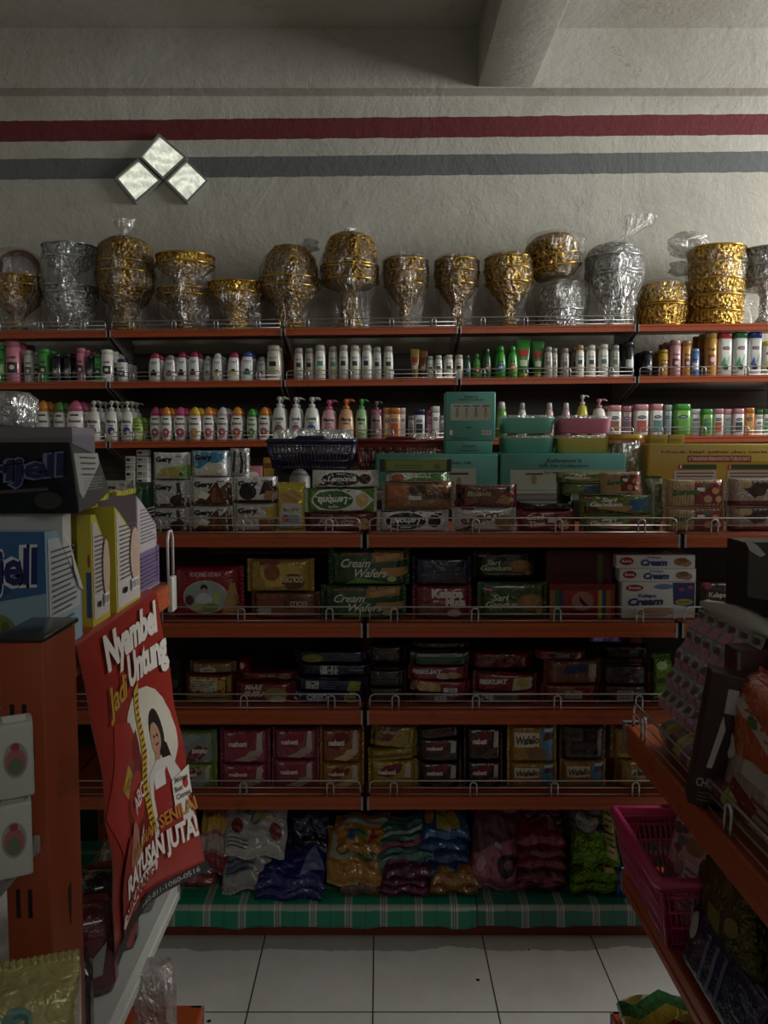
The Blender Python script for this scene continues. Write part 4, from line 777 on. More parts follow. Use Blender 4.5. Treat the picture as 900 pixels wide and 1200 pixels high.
col(484, 553, 2, [(686.5, 'dark red pack with white coconut lettering', '#8a1828', [('p', [(0, .0), (0, .6), (.4, .3), (.9, .1), (1, 0)], '#6c4c34'), ('t', 'Kelapa', .58, .76, .28, '#d8ccc8', .54, 0, .0, .05), ('t', 'Muda', .72, .5, .26, '#d8ccc8', .34, 0, .0, .05), ('e', .7, .16, .12, .12, '#b8a498'), ('r', .34, .5, .44, .56, '#c8a494')]), (653, 'near-black navy biscuit pack on the coconut pack', '#15173c', [('p', [(.5, .1), (.6, .5), (.95, .4), (.9, .1)], '#3c2a2c'), ('r', .16, .34, .4, .42, '#4a4a78')])])
SG2 = [('p', [(0, .98), (.3, .98), (.05, .7)], '#3c7ca8'), ('e', .13, .82, .09, .08, '#a02028'), ('t', 'Roma', .13, .82, .06, '#e8e8e0', .12), ('t', 'Sari', .3, .58, .2, '#c8ccb0', .24, 0, .25, .02), ('t', 'Gandum', .34, .38, .2, '#c8ccb0', .5, 0, .25, .02), ('e', .74, .46, .2, .24, '#8c5c2c'), ('e', .74, .5, .14, .16, '#a87840'), ('e', .88, .22, .06, .08, '#b08040')]
col(561, 643, 2, [(683, 'dark green round biscuit pack right of the coconut pack', '#38581c', SG2), (645.5, 'darker wholewheat pack in shade, shoved back on its twin', '#2c3c1c', SG2, {'xs': (556, 628), 'Y': 2.36})])  # rear twin gets a darker green, shade put into its colour
KG = [('r', .0, .0, .08, .84, '#8a6a20'), ('r', .08, .0, .14, .84, '#3a6a34'), ('r', .14, .0, .2, .84, '#24406a'), ('r', .74, .0, .8, .84, '#a8a424'), ('r', .8, .0, .86, .84, '#24407c'), ('r', .86, .0, .93, .84, '#a8641c'), ('r', 0, .84, 1, .98, '#7c1a20'), ('e', .5, .52, .17, .28, '#a86c60'), ('p', [(.44, .7), (.48, .6), (.56, .44), (.62, .34), (.52, .38), (.46, .5)], '#2c1410'), ('t', 'KANGAROO', .47, .18, .13, '#1c1012', .48)]
col(644, 721, 2, [(685, 'striped-end red box with a kangaroo roundel', '#a01c1c', KG, {'kind': 'box'}), (645, 'shaded dark red box stacked over the kangaroo box', '#4c1416', [('r', 0, .0, .74, .9, '#4a1214'), ('t', 'KANGAROO', .4, .25, .12, '#1c1012', .5), ('r', .76, 0, .84, .9, '#4c5428')], {'xs': (640, 719), 'kind': 'box', 'Y': 2.33})])  # upper box is the same red with shade put into its colours
RK = lambda b=0: [('e', .13, .55, .09, .3, '#a01c28'), ('t', 'Roma', .13, .55, .2, '#e8e0dc', .12), ('t', 'Kelapa', .48, .82, .14, '#2a4088', .18), ('t', 'Cream', .47, .42, .48, '#223a84', .34, 0, .2, .06), ('e', .8, .5, .07, .28, '#8c5a30'), ('e', .88, .4, .07, .28, '#a07040'), ('e', .84, .6, .06, .2, '#6c4424')]
col(728, 816, 2, [(682, 'big white coconut cream biscuit box with blue corner panel', '#c9c9c6', [('p', [(.7, .4), (.68, .98), (.98, .98), (.98, .3)], '#2a3478'), ('e', .17, .84, .12, .09, '#a01c28'), ('t', 'Roma', .17, .84, .07, '#e8e0dc', .16), ('t', 'Kelapa', .34, .63, .11, '#2c3c7c', .24), ('t', 'Cream', .31, .46, .2, '#22306c', .48, .04, .2, .05), ('e', .45, .18, .24, .12, '#a88058'), ('e', .5, .26, .18, .1, '#b88c70'), ('e', .84, .46, .12, .09, '#a8902c'), ('t', 'Rp 500', .84, .46, .05, '#2a2428', .14), ('e', .8, .8, .04, .05, '#a83c6c'), ('e', .92, .86, .04, .05, '#a83c6c'), ('e', .56, .88, .13, .07, '#5a74b0')], {'kind': 'box', 'd': .08}), (666.5, 'middle slim white cream biscuit box of the white stack', '#cbcbc8', RK(), {'xs': (726, 816), 'kind': 'box', 'd': .12}), (650.5, 'topmost slim white cream biscuit box of the white stack', '#c4c4c0', RK(), {'xs': (722, 815), 'kind': 'box', 'd': .12})])
col(817, 864, 2, [(680, 'dark brown cream biscuit pack behind the leaning sachet display', '#2a1416', [('e', .2, .86, .16, .08, '#a01c28'), ('t', 'Kelapa', .5, .62, .14, '#d0c4bc', .44), ('t', 'Cream', .5, .38, .24, '#d8ccc4', .84, .04, .2, .05), ('e', .84, .84, .12, .08, '#8c7a20')])])
# ---------------------------------------------------------------- third shelf
g3 = {'Y': 2.31}
pack(189, 214, 778, 832, 'crinkled black packets in clear film at far left of third shelf', '#2c2828', [('e', .3, .7, .2, .1, '#4a4444'), ('e', .6, .4, .2, .1, '#3c3434')], 'vpillow', mat=metalfoil, Y=2.32, z=GZ[3])
col(217, 270, 3, [(814, 'yellow-edged packet lowest, left part of third shelf', '#8c7424', [('r', .05, .6, .95, .8, '#5c1c18'), ('lines', .2, .1, .8, .4, 3, '#4a3818')]), (792, 'packet turned to show a yellow-framed nutrition label', '#7c1c18', [('r', .04, .05, .98, .92, '#b09024'), ('r', .06, .2, .7, .8, '#b8b4a4'), ('lines', .08, .25, .68, .75, 5, '#3c3838'), ('bar', .4, .1, .6, .3)], {'roll': .02}), (777, 'tan cookie pack on top of the nutrition-label packet', '#8c6238', [('t', 'SUN', .42, .86, .2, '#5c1820', .28, 0, 0, .05), ('e', .42, .3, .18, .32, '#b8a890'), ('t', 'MARIE', .42, .35, .16, '#6c1820', .2), ('r', .0, .0, 1, .1, '#8c1c20')], {'xs': (221, 275), 'Y': 2.32})])
col(276, 345, 3, [(801, 'red milk biscuit pack with slanted white lettering', '#82141c', [('t', 'MARIE', .3, .8, .26, '#c8bcb4', .3, 0, .3, .04), ('t', 'SUSU', .3, .48, .26, '#c8bcb4', .36, 0, .3, .05), ('e', .68, .45, .2, .35, '#8c7c30'), ('e', .72, .2, .14, .2, '#b8a898')]), (788, 'upper red pack tossed on the milk biscuit pack', '#741420', [('t', 'rasa susu', .5, .6, .3, '#b8aca4', .26), ('e', .82, .5, .14, .4, '#7c5424')], {'xs': (278, 348), 'Y': 2.33})])
pack(278, 292, 772, 790, 'little crumpled red foil packet above the milk biscuits', '#a0141c', [('e', .4, .6, .2, .2, '#c8a0a0')], mat=metalfoil, Y=2.34, z=zat(791, 2.34))
col(343, 425, 3, [(811, 'dark blue sandwich biscuit pack with a torn silver end and yellow badge', '#141c54', [('p', [(0, .3), (.03, .9), (.16, .98), (.06, .2)], '#c8c8c8'), ('t', 'OREO', .35, .55, .5, '#a8b4cc', .3, 0, 0, .06), ('e', .84, .5, .11, .45, '#98942c'), ('t', 'EXTRA', .84, .72, .18, '#1c1c28', .14), ('t', '30%', .84, .36, .3, '#1c1c28', .12)]), (796, 'second dark blue pack above the sandwich biscuits', '#10183f', [('bar', .16, .2, .34, .8), ('lines', .4, .2, .6, .7, 3, '#5a6488'), ('p', [(.74, .1), (.78, .9), (.94, .8), (.92, .1)], '#8c8a30')], {'roll': .03, 'xs': (345, 428)}), (779, 'third dark blue pack with barcode', '#10183c', [('bar', .28, .1, .52, .9), ('r', .65, .5, .85, .6, '#6c7494')], {'xs': (350, 440), 'Y': 2.33}), (763, 'topmost dark blue biscuit pack with yellow dot', '#0e1434', [('e', .24, .4, .14, .34, '#7c7420'), ('t', 'Regal', .72, .6, .34, '#4c5878', .24)], {'xs': (345, 436), 'Y': 2.34})])
col(430, 476, 3, [(806, 'dark brown wafer pack beside the shelf joint', '#281410', [('p', [(.1, .1), (.2, .7), (.9, .5), (.8, .1)], '#3c2018')]), (785, 'black pack shoved between blue and red biscuit packs', '#181216', [('r', .2, .4, .8, .5, '#3a1c1c')]), (757, 'dim red-brown pack on top left of the cracker packs', '#341416', [('r', .2, .7, .6, .84, '#5c1c1c')], {'Y': 2.36})])
col(481, 551, 3, [(813, 'grey-brown packet lowest under the peanut pouch', '#5c1c1e', [('bar', .4, .2, .6, .8)]), (798, 'cream pouch with nuts and red right half', '#8c1a20', [('p', [(.0, .05), (.04, .95), (.5, .8), (.5, .1)], '#a8905c'), ('b', .2, .5, .1), ('b', .36, .45, .09), ('bar', .55, .1, .78, .5)], {'roll': .05}), (781, 'left red energy biscuit pack with bold white lettering', '#86121e', [('t', 'BISKUAT', .3, .6, .3, '#c0bcc4', .5, 0, .1, .06), ('e', .58, .3, .12, .24, '#b0a484'), ('e', .74, .36, .12, .24, '#a8885c'), ('r', .2, .82, .4, .88, '#5a6c9c')], {'xs': (479, 549)}), (764, 'dark pack with green and white stripes', '#1c3420', [('r', 0, .35, 1, .6, '#1c5c34'), ('r', 0, .66, .98, .86, '#8c9088'), ('t', 'crackers', .6, .76, .14, '#1c3c24', .3)]), (753, 'dim red cracker pack with orange lettering at stack top', '#48121a', [('t', 'RITZ', .36, .5, .6, '#8c4c24', .22, 0, 0, .04), ('r', .56, .3, .66, .7, '#6c605c')], {'xs': (484, 550), 'Y': 2.34})])
col(555, 630, 3, [(812, 'pale barcode-side packet under the second energy biscuit pack', '#7c6c6c', [('bar', .08, .2, .3, .9), ('lines', .35, .2, .6, .8, 4, '#3a2c2c'), ('r', .7, 0, 1, 1, '#6c1820')]), (790, 'right red energy biscuit pack with cracker picture', '#82121c', [('t', 'BISKUAT', .3, .55, .26, '#c0bcc4', .44, .06, .1, .06), ('p', [(.6, .1), (.62, .8), (.95, .9), (.95, .3)], '#b8a484'), ('e', .76, .55, .1, .24, '#a8902c')], {'roll': .04}), (765, 'plump plain red pack above the right energy biscuits', '#6c1018', [('r', .2, .75, .6, .85, '#4a1014'), ('t', 'Malkist', .4, .8, .12, '#7c4c4c', .4)], {'xs': (548, 626), 'Y': 2.34, 'd': .07})])
col(636, 704, 3, [(803, 'red pack bottom right with white price sticker', '#881420', [('e', .4, .6, .2, .35, '#8c5c3c'), ('r', .4, .3, .68, .7, '#b8b8b0'), ('lines', .42, .35, .66, .65, 2, '#44444c')]), (774, 'tan cake pack with a slanting blue label band', '#6e4420', [('p', [(.3, .4), (.34, .7), (.74, .95), (.72, .55)], '#1c2c6c'), ('r', .76, .3, .9, .85, '#9c948c'), ('r', 0, .0, .12, 1, '#7c1420'), ('r', .92, 0, 1, 1, '#7c1420')], {'xs': (639, 706)}), (763, 'thin red roll pack with black label at top', '#7c141c', [('r', .25, .1, .75, .9, '#241418'), ('t', 'Oishii', .5, .5, .5, '#7c7878', .3)], {'xs': (629, 688)})])
col(706, 763, 3, [(804, 'dark brown pack with tilted price sticker', '#3c1c1c', [('e', .4, .6, .22, .36, '#5c3824'), ('r', .3, .2, .64, .75, '#a8a8a2'), ('lines', .32, .25, .6, .7, 3, '#44444c')]), (780, 'very dark brown pack over the price-sticker pack', '#241418', [('r', .1, .3, .7, .4, '#3c2420')]), (757, 'black packet at the dim upper right of third shelf', '#161214', [('r', .2, .4, .7, .46, '#2c2020')], {'Y': 2.36})])
pack(766, 789, 772, 830, 'crumpled shiny lime green foil bag on third shelf', '#6ca032', [('e', .4, .8, .3, .08, '#a8c87c'), ('r', .1, .45, .9, .55, '#24401c'), ('e', .5, .2, .3, .07, '#b4c88c')], 'vpillow', mat=metalfoil, Y=2.29, z=GZ[3])
pack(692, 728, 740, 753, 'small lilac foil sachet hanging below the second shelf', '#8c6cc0', [('r', .1, .2, .4, .8, '#b8a8d8')], mat=metalfoil, Y=2.27, d=.01, name='sachet', cat='sachet', z=GZ[2]-.038-.022)
# ---------------------------------------------------------------- fourth shelf
NG = nabati('#8c1c30', '#8aa0a0'); NP = nabati('#9c1c38', '#b08c84'); NB = nabati('#7c1418', '#c8a478'); ND = nabati('#7c1820', '#5c3a28')
col(204, 252, 4, [(896.5, 'lower lime and silver wafer pack at left of fourth shelf', '#7c9c2c', [('r', .02, .05, .72, .95, '#8c9488')]+NG), (858, 'upper lime and grey wafer pack lying upside down', '#7c9c2c', [('r', .02, .05, .8, .95, '#7c8c90')]+NG, {'flip': True})])
col(257, 315, 4, [(896.5, 'lower left pink wafer pack with a folded shiny corner', '#98304c', NP+[('p', [(.78, .6), (.84, .9), (.95, .7)], '#d0a0a8')]), (856, 'upper left pink wafer pack right of the lime ones', '#9c304e', NP)])
col(318, 373, 4, [(891.5, 'lower right pink wafer pack left of the caramel ones', '#962e4a', NP), (855, 'upper right pink wafer pack under the shelf edge', '#94304a', NP, {'xs': (319, 373)})])
col(375, 426, 4, [(895.5, 'yellow-gold caramel wafer pack with brown swoosh', '#a8781c', NB), (854, 'orange-brown caramel wafer pack in gold foil, upper', '#8c4418', NB, {'seal_c': '#b88820'})])
col(432, 489, 4, [(892, 'square yellow cheese wafer pack at the right of the joint', '#a88c18', nabati('#7c1828', '#a8683c')), (878, 'thin yellow wafer pack tilted on the square one', '#a08418', [('r', .1, .3, .9, .6, '#7c4418')], {'roll': -.08, 'd': .06}), (850, 'slanted yellow and maroon wafer pack topping the cheese pile', '#94801c', [('p', [(.0, .3), (.1, .95), (.6, .9), (.4, .3)], '#6c1c20'), ('t', 'nabati', .36, .7, .2, '#a89888', .4)], {'roll': .1, 'd': .055, 'xs': (434, 488)})])
col(490, 541, 4, [(894, 'lower dark chocolate wafer pack beside the yellow cheese ones', '#241414', ND, {'seal_c': '#5c4818'}), (866, 'upper dark chocolate wafer pack under a loose dark sachet', '#1f1214', ND), (852, 'loose dark red strip pack on the chocolate wafers', '#2c1416', [('r', .1, .3, .9, .6, '#5c2420')], {'roll': -.1})])
col(545, 590, 4, [(893, 'lower chocolate wafer pack left of the blue-yellow wafers', '#221314', ND), (853, 'upper chocolate wafer pack left of the blue-yellow wafers', '#201213', ND)])
col(596, 654, 4, [(894.5, 'lower left yellow and blue caramel wafer pack', '#a87818', WAF, {'seal_c': '#c89828'}), (850.5, 'upper left yellow and blue caramel wafer pack with leaf wafer', '#a87818', WAF, {'seal_c': '#c89828'})])
col(658, 712, 4, [(892, 'right yellow and blue caramel wafer pack', '#a87818', WAF, {'seal_c': '#c89828'}), (849, 'dark backside wafer pack above right caramel pack', '#20140f', [('r', .02, .55, .46, .9, '#4a4438'), ('t', 'Wafello', .24, .72, .16, '#1c1410', .4), ('e', .5, .4, .3, .1, '#3c1c14')], {'seal_c': '#8c6820'})])
col(724, 776, 4, [(891, 'rounded yellow chocolate wafer pack near the aisle shelf', '#a07414', [('r', .3, .42, .98, .68, '#b0a898'), ('t', 'choco', .62, .55, .2, '#241c18', .55, 0, 0, .05), ('r', .1, .05, .9, .2, '#8c5c14')], {'d': .07}), (853, 'upper golden wafer pack at the right end of fourth shelf', '#9c7414', [('r', .1, .2, .8, .5, '#8c5c14')], {'xs': (718, 772)})])
# ---------------------------------------------------------------- bottom deck: bags lying in piles on the plaid cloth
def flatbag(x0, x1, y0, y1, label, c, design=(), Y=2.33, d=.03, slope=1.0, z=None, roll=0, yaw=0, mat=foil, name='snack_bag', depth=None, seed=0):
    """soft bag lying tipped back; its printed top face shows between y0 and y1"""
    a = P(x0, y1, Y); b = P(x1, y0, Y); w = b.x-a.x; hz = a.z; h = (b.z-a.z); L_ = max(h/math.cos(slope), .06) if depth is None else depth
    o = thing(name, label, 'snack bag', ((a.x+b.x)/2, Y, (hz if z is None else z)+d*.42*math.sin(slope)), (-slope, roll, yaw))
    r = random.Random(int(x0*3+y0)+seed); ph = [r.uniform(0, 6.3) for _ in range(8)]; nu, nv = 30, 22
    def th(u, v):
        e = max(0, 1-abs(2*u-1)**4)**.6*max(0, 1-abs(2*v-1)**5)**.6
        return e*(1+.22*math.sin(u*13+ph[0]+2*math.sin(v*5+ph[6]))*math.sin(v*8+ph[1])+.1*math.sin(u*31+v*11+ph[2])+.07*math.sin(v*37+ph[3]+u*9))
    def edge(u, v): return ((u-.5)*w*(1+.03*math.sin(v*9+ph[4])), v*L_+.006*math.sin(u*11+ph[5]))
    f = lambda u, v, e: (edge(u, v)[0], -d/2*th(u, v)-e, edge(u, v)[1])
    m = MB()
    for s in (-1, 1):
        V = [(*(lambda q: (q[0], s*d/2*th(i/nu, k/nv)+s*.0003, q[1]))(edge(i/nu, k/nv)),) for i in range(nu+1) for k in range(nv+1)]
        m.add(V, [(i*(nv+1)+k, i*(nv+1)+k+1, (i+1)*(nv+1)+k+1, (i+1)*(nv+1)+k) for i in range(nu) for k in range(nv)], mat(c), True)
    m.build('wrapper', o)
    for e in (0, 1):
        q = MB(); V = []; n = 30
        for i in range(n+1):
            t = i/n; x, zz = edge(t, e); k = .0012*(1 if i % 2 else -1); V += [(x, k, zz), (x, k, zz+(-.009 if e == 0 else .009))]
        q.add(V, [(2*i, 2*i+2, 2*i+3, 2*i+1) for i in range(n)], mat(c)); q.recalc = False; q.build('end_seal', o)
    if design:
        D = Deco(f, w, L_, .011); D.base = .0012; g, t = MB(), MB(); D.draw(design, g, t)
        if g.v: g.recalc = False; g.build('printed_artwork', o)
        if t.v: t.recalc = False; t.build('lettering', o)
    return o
def pile(x0, x1, ys, labs, cs, des, Y=2.33, d=None, mat=foil, slope=.9, **kw):
    """ys: bottom y, then tops going up"""
    for i in range(len(ys)-1):
        hl = zat(ys[i+1], Y)-zat(ys[i], Y); top = i == len(ys)-2
        flatbag(x0+kw.get('jx', 0)*((i % 2)*2-1), x1+kw.get('jx', 0)*((i % 2)*2-1), ys[i+1], ys[i], labs[i], cs[i % len(cs)], des[i % len(des)], Y=Y+.004*((i*7) % 3), d=min(hl*1.25, .05), mat=mat, slope=1.38 if not top else 1.25, z=max(BZ+.006, zat(ys[i], Y)), depth=.17)
PB = zat
SNK = [('r', 0, .1, 1, .3, '#c8342c'), ('r', 0, .45, 1, .7, '#c8a01c'), ('lines', .1, .2, .9, .9, 6, '#5c2a3c')]
pile(192, 252, [1068, 1048, 1030, 1018], ['red striped snack strip bag, lowest of the left pile', 'pink and blue snack strip bag in the middle of left pile', 'dull pink snack strip bag behind the poster edge'], ['#a84a34', '#a8586c', '#8c5068'], [SNK, [('r', 0, .5, 1, .6, '#2c3c6c'), ('r', 0, .2, 1, .3, '#b8a0a8')], [('r', .1, .3, .9, .4, '#d8b8c0')]], d=.035)
flatbag(228, 268, 950, 1022, 'long pastry bag with yellow band, slumped beside the white candy bag', '#a86a78', [('r', 0, .5, 1, .7, '#c89a14'), ('p', [(.1, .72), (.2, 1), (.4, 1), (.35, .72)], '#7c5040'), ('p', [(.5, .72), (.6, 1), (.8, 1), (.75, .72)], '#7c5040'), ('r', 0, .0, 1, .2, '#9c2c34'), ('r', .1, .25, .9, .45, '#b8a0a0')], slope=.45, d=.05, yaw=-.15, Y=2.36)
flatbag(262, 334, 962, 1006, 'white candy bag with colourful printed characters, above the grey-white one', '#b8b8b4', [('e', .2, .5, .1, .14, '#7c1c20'), ('e', .5, .7, .1, .16, '#2c6c8c'), ('e', .62, .4, .08, .16, '#b8b4a8'), ('e', .82, .4, .1, .16, '#8c2c34'), ('r', .15, .75, .4, .9, '#3c7c8c'), ('p', [(.42, .6), (.5, .9), (.7, .85), (.66, .6)], '#a8a45c'), ('lines', .04, .08, .4, .3, 3, '#4c5c7c')], slope=.7, d=.045, Y=2.33)
flatbag(260, 325, 1003, 1046, 'crumpled grey-white bag sagging over the plaid cloth', '#a0a09e', [('r', .1, .2, .5, .5, '#5c6c84'), ('lines', .1, .2, .6, .5, 3, '#34405c'), ('r', .6, .5, .9, .7, '#3a3a3c')], slope=.85, d=.05, roll=-.12, Y=2.31)
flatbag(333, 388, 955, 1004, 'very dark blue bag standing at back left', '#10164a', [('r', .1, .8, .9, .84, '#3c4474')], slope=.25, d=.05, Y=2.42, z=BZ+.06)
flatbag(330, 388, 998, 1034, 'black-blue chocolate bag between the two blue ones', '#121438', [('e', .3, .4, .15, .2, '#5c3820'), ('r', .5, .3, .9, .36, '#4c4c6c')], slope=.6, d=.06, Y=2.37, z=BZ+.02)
flatbag(299, 380, 1026, 1054, 'glossy royal blue bag draped over the cloth edge, upper', '#1c2484', [('e', .2, .8, .08, .2, '#a86c2c'), ('e', .32, .9, .06, .15, '#a8842c'), ('p', [(.64, .2), (.98, .4), (.85, .9), (.7, .6)], '#6c74b0')], slope=1.0, d=.035, Y=2.29, z=BZ+.02)
flatbag(298, 378, 1052, 1068, 'glossy royal blue bag drooping below the other, lower', '#1a2280', [('r', .6, .3, .66, .6, '#8c84a0')], slope=1.15, d=.03, Y=2.275, z=BZ+.002, depth=.07)
flatbag(399, 447, 1038, 1053, 'brownish flat packet lowest under the orange bags', '#6c5440', [('r', .2, .2, .8, .5, '#8c7458')], slope=1.1, d=.03, Y=2.30, z=BZ+.004, depth=.08)
flatbag(382, 450, 1000, 1040, 'orange corn-snack bag with a green cartoon-like bean face', '#b87c18', [('p', [(.05, .4), (.1, .95), (.9, .95), (.85, .4)], '#9ca088'), ('e', .66, .6, .2, .3, '#3c5c24'), ('e', .6, .72, .07, .09, '#c8c8b8'), ('e', .76, .72, .07, .09, '#c8c8b8'), ('e', .6, .71, .025, .04, '#181818'), ('e', .76, .71, .025, .04, '#181818'), ('p', [(.58, .5), (.68, .44), (.78, .5), (.68, .48)], '#1c2414'), ('e', .3, .6, .14, .12, '#4c7038')], slope=.8, d=.05, Y=2.31, z=BZ+.026)
flatbag(392, 458, 973, 1004, 'orange snack bag with blue dot logo atop the corn-snack bag', '#b87414', [('e', .3, .45, .07, .16, '#2454a0'), ('e', .46, .5, .12, .14, '#3c6c2c'), ('p', [(.6, .3), (.68, .8), (.76, .4)], '#a82c1c'), ('p', [(.1, .7), (.2, .95), (.9, .95), (.95, .75)], '#8c8a7c')], slope=.8, d=.045, Y=2.35, z=BZ+.085)
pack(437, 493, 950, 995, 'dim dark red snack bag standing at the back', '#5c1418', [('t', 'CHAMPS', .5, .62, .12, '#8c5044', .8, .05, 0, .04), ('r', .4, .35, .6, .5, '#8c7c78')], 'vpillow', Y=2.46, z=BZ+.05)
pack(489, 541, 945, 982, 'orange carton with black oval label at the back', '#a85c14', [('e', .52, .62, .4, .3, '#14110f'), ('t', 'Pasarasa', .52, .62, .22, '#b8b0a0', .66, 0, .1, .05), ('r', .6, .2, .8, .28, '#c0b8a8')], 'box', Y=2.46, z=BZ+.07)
flatbag(441, 510, 990, 1024, 'teal and clear stick-candy bag slanting up to the right', '#3c7c70', [('r', 0, .3, 1, .45, '#a84860'), ('r', 0, .6, 1, .7, '#9cb4ac'), ('lines', .1, .1, .9, .9, 6, '#1c4840')], slope=.8, d=.045, roll=-.22, Y=2.33, z=BZ+.075)
pile(494, 549, [1034, 1018, 1004, 990, 972], ['lowest blue candy bag of the four-bag blue pile', 'second lowest blue candy bag of the blue pile', 'second highest blue candy bag of the blue pile', 'top blue candy bag with yellow patch'], ['#1c4c94', '#244c8c', '#1c5494', '#1c5ca0'], [[('r', 0, .3, 1, .45, '#5c80a8')], [('r', .5, .2, 1, .5, '#8098b0')], [('r', 0, .5, 1, .6, '#80a0b8')], [('p', [(.3, .1), (.3, .6), (.7, .6), (.8, .1)], '#a0942c'), ('e', .15, .4, .1, .2, '#b0783c'), ('t', 'cozy', .7, .75, .16, '#b0c0d0', .3)]], Y=2.32, d=.04, jx=2)
pile(448, 505, [1064, 1054, 1044, 1033, 1022], ['lowest magenta sachet bag of the purple pile', 'second lowest purple sachet bag, right of the orange bag', 'second highest purple sachet bag of the pile', 'top purple sachet bag, beneath the teal one'], ['#7c2058', '#6c1c50', '#742058', '#5c1c48'], [[('e', .3, .5, .1, .3, '#a8407c')], [('r', .2, .3, .5, .6, '#3a3c7c')], [('e', .6, .5, .1, .3, '#a8407c')], [('r', .1, .2, .5, .5, '#9c3c78')]], Y=2.29, d=.032, jx=2, slope=1.0)
pile(504, 561, [1056, 1044, 1031], ['gold-brown bag lowest beneath the blue pile', 'orange and yellow bag just beneath the blue pile'], ['#8c5c24', '#a8742c'], [[('r', .1, .2, .9, .5, '#a8842c')], [('e', .4, .5, .14, .3, '#b8a044'), ('r', .6, .3, .9, .7, '#a8442c')]], Y=2.29, d=.035, jx=1, slope=1.05)
flatbag(548, 606, 976, 1052, 'pink-pearl bag leaning tall between blue pile and red pile', '#a84a6c', [('p', [(.0, .95), (.0, .4), (.9, .7), (.9, .98)], '#5c2434'), ('e', .75, .3, .22, .16, '#3c1c24'), ('e', .78, .32, .1, .07, '#8c5c60'), ('r', .45, .5, .6, .56, '#a8989c'), ('e', .2, .3, .1, .1, '#c890a4')], slope=.35, d=.05, roll=.14, Y=2.33, z=BZ+.01)
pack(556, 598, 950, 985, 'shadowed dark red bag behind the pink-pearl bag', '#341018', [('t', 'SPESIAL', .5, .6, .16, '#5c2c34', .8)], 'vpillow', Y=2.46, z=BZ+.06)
RB = [('r', .04, .6, .6, .95, '#4c3430'), ('r', .68, .2, .82, .98, '#94802c'), ('lines', .08, .65, .58, .9, 3, '#8c7468')]
pile(606, 664, [1058, 1042, 1026, 1011, 998, 981], ['lowest deep pink bag of the red pile', 'second deep pink bag up the red pile', 'middle dark crimson bag of the red pile', 'fourth crimson bag up the red pile', 'crimson bag with gold price strip in red pile'], ['#8c1c3c', '#6c1828', '#8c1c34', '#7c1c2c', '#8c1c30'], [[('e', .35, .6, .12, .16, '#b07080')], [], [('e', .35, .6, .12, .16, '#a06070')], [], RB], Y=2.31, d=.042, slope=.95)
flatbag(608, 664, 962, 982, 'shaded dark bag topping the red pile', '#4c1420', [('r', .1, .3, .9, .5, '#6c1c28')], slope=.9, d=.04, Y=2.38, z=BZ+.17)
GB = [('r', .7, .1, .92, .98, '#a89448'), ('lines', .72, .15, .9, .9, 6, '#3c3418')]
pile(668, 726, [1060, 1041, 1022], ['lowest lime green foil bag of the green pile', 'middle lime green foil bag of the green pile'], ['#6c9c1c', '#5f8c1c'], [GB, GB], Y=2.29, d=.05, slope=.95, mat=metalfoil, jx=1)
flatbag(671, 727, 964, 1023, 'top lime green foil bag with grey cloud print', '#6c9c20', [('r', .0, .45, .68, .98, '#3c4038'), ('e', .3, .62, .2, .14, '#94968e'), ('e', .42, .6, .16, .1, '#94968e'), ('e', .24, .7, .1, .1, '#94968e'), ('r', .1, .84, .6, .94, '#8c908a'), ('r', .7, .05, .92, .98, '#a89448'), ('lines', .72, .1, .9, .9, 8, '#3c3418'), ('r', .55, .42, .72, .56, '#20241c')], slope=.5, d=.06, Y=2.32, z=BZ+.085, mat=metalfoil)
flatbag(722, 740, 1044, 1064, 'small bright blue bag corner by the aisle rack', '#1c58a8', [], slope=.7, d=.03, Y=2.29, z=BZ+.004)
# ---------------------------------------------------------------- goods on the gondola's rear ledge
LY = 2.72
def JB(n): return [('t', 'Johnson’s', .5, .9, .045, '#1c4a4c', .26, 0, .3), ('t', 'Baby Gift Set', .5, .84, .035, '#1c4a4c', .4)]
tb = pack(586, 734, 532, 575, 'long teal baby gift carton lying under the plastic tubs', '#3f9a8c', [('r', .08, .0, .98, .55, '#a8b0a0'), ('t', 'Johnson’s', .5, .8, .12, '#1c4a4c', .3, 0, .3), ('t', 'Gift Set Collection', .5, .66, .08, '#1c4a4c', .4), ('t', 'for happy baby hair', .5, .48, .08, '#2c5a5c', .3), ('e', .27, .28, .02, .14, '#8c7c50'), ('e', .5, .28, .02, .14, '#8c7c50'), ('e', .73, .28, .02, .14, '#8c7c50'), ('r', .2, .42, .34, .46, '#2c3c3c'), ('r', .66, .42, .8, .46, '#2c3c3c')], 'box', Y=LY, d=.25, name='gift_carton', z=LZ+.001)
pack(440, 584, 532.5, 575, 'teal gift carton lying left of the longer teal carton', '#3f9686', [('r', .2, .0, .82, .6, '#a8b0a0'), ('t', 'Baby Gift', .7, .75, .08, '#1c4a4c', .16), ('r', .6, .42, .76, .48, '#2c3c3c'), ('r', .3, .42, .46, .48, '#2c3c3c'), ('e', .68, .2, .02, .16, '#8c7c50')], 'box', Y=LY, d=.155, name='gift_carton', z=LZ+.001)
TOPC = zat(532, LY)
pack(522, 577, 517, 532, 'low teal carton supporting the upright display carton', '#4aa394', [('t', 'Johnson’s', .5, .6, .25, '#1c4a4c', .3, 0, .3), ('r', .3, .2, .7, .26, '#1c4a4c')], 'box', Y=LY+.02, d=.1, name='gift_carton', z=TOPC+.001)
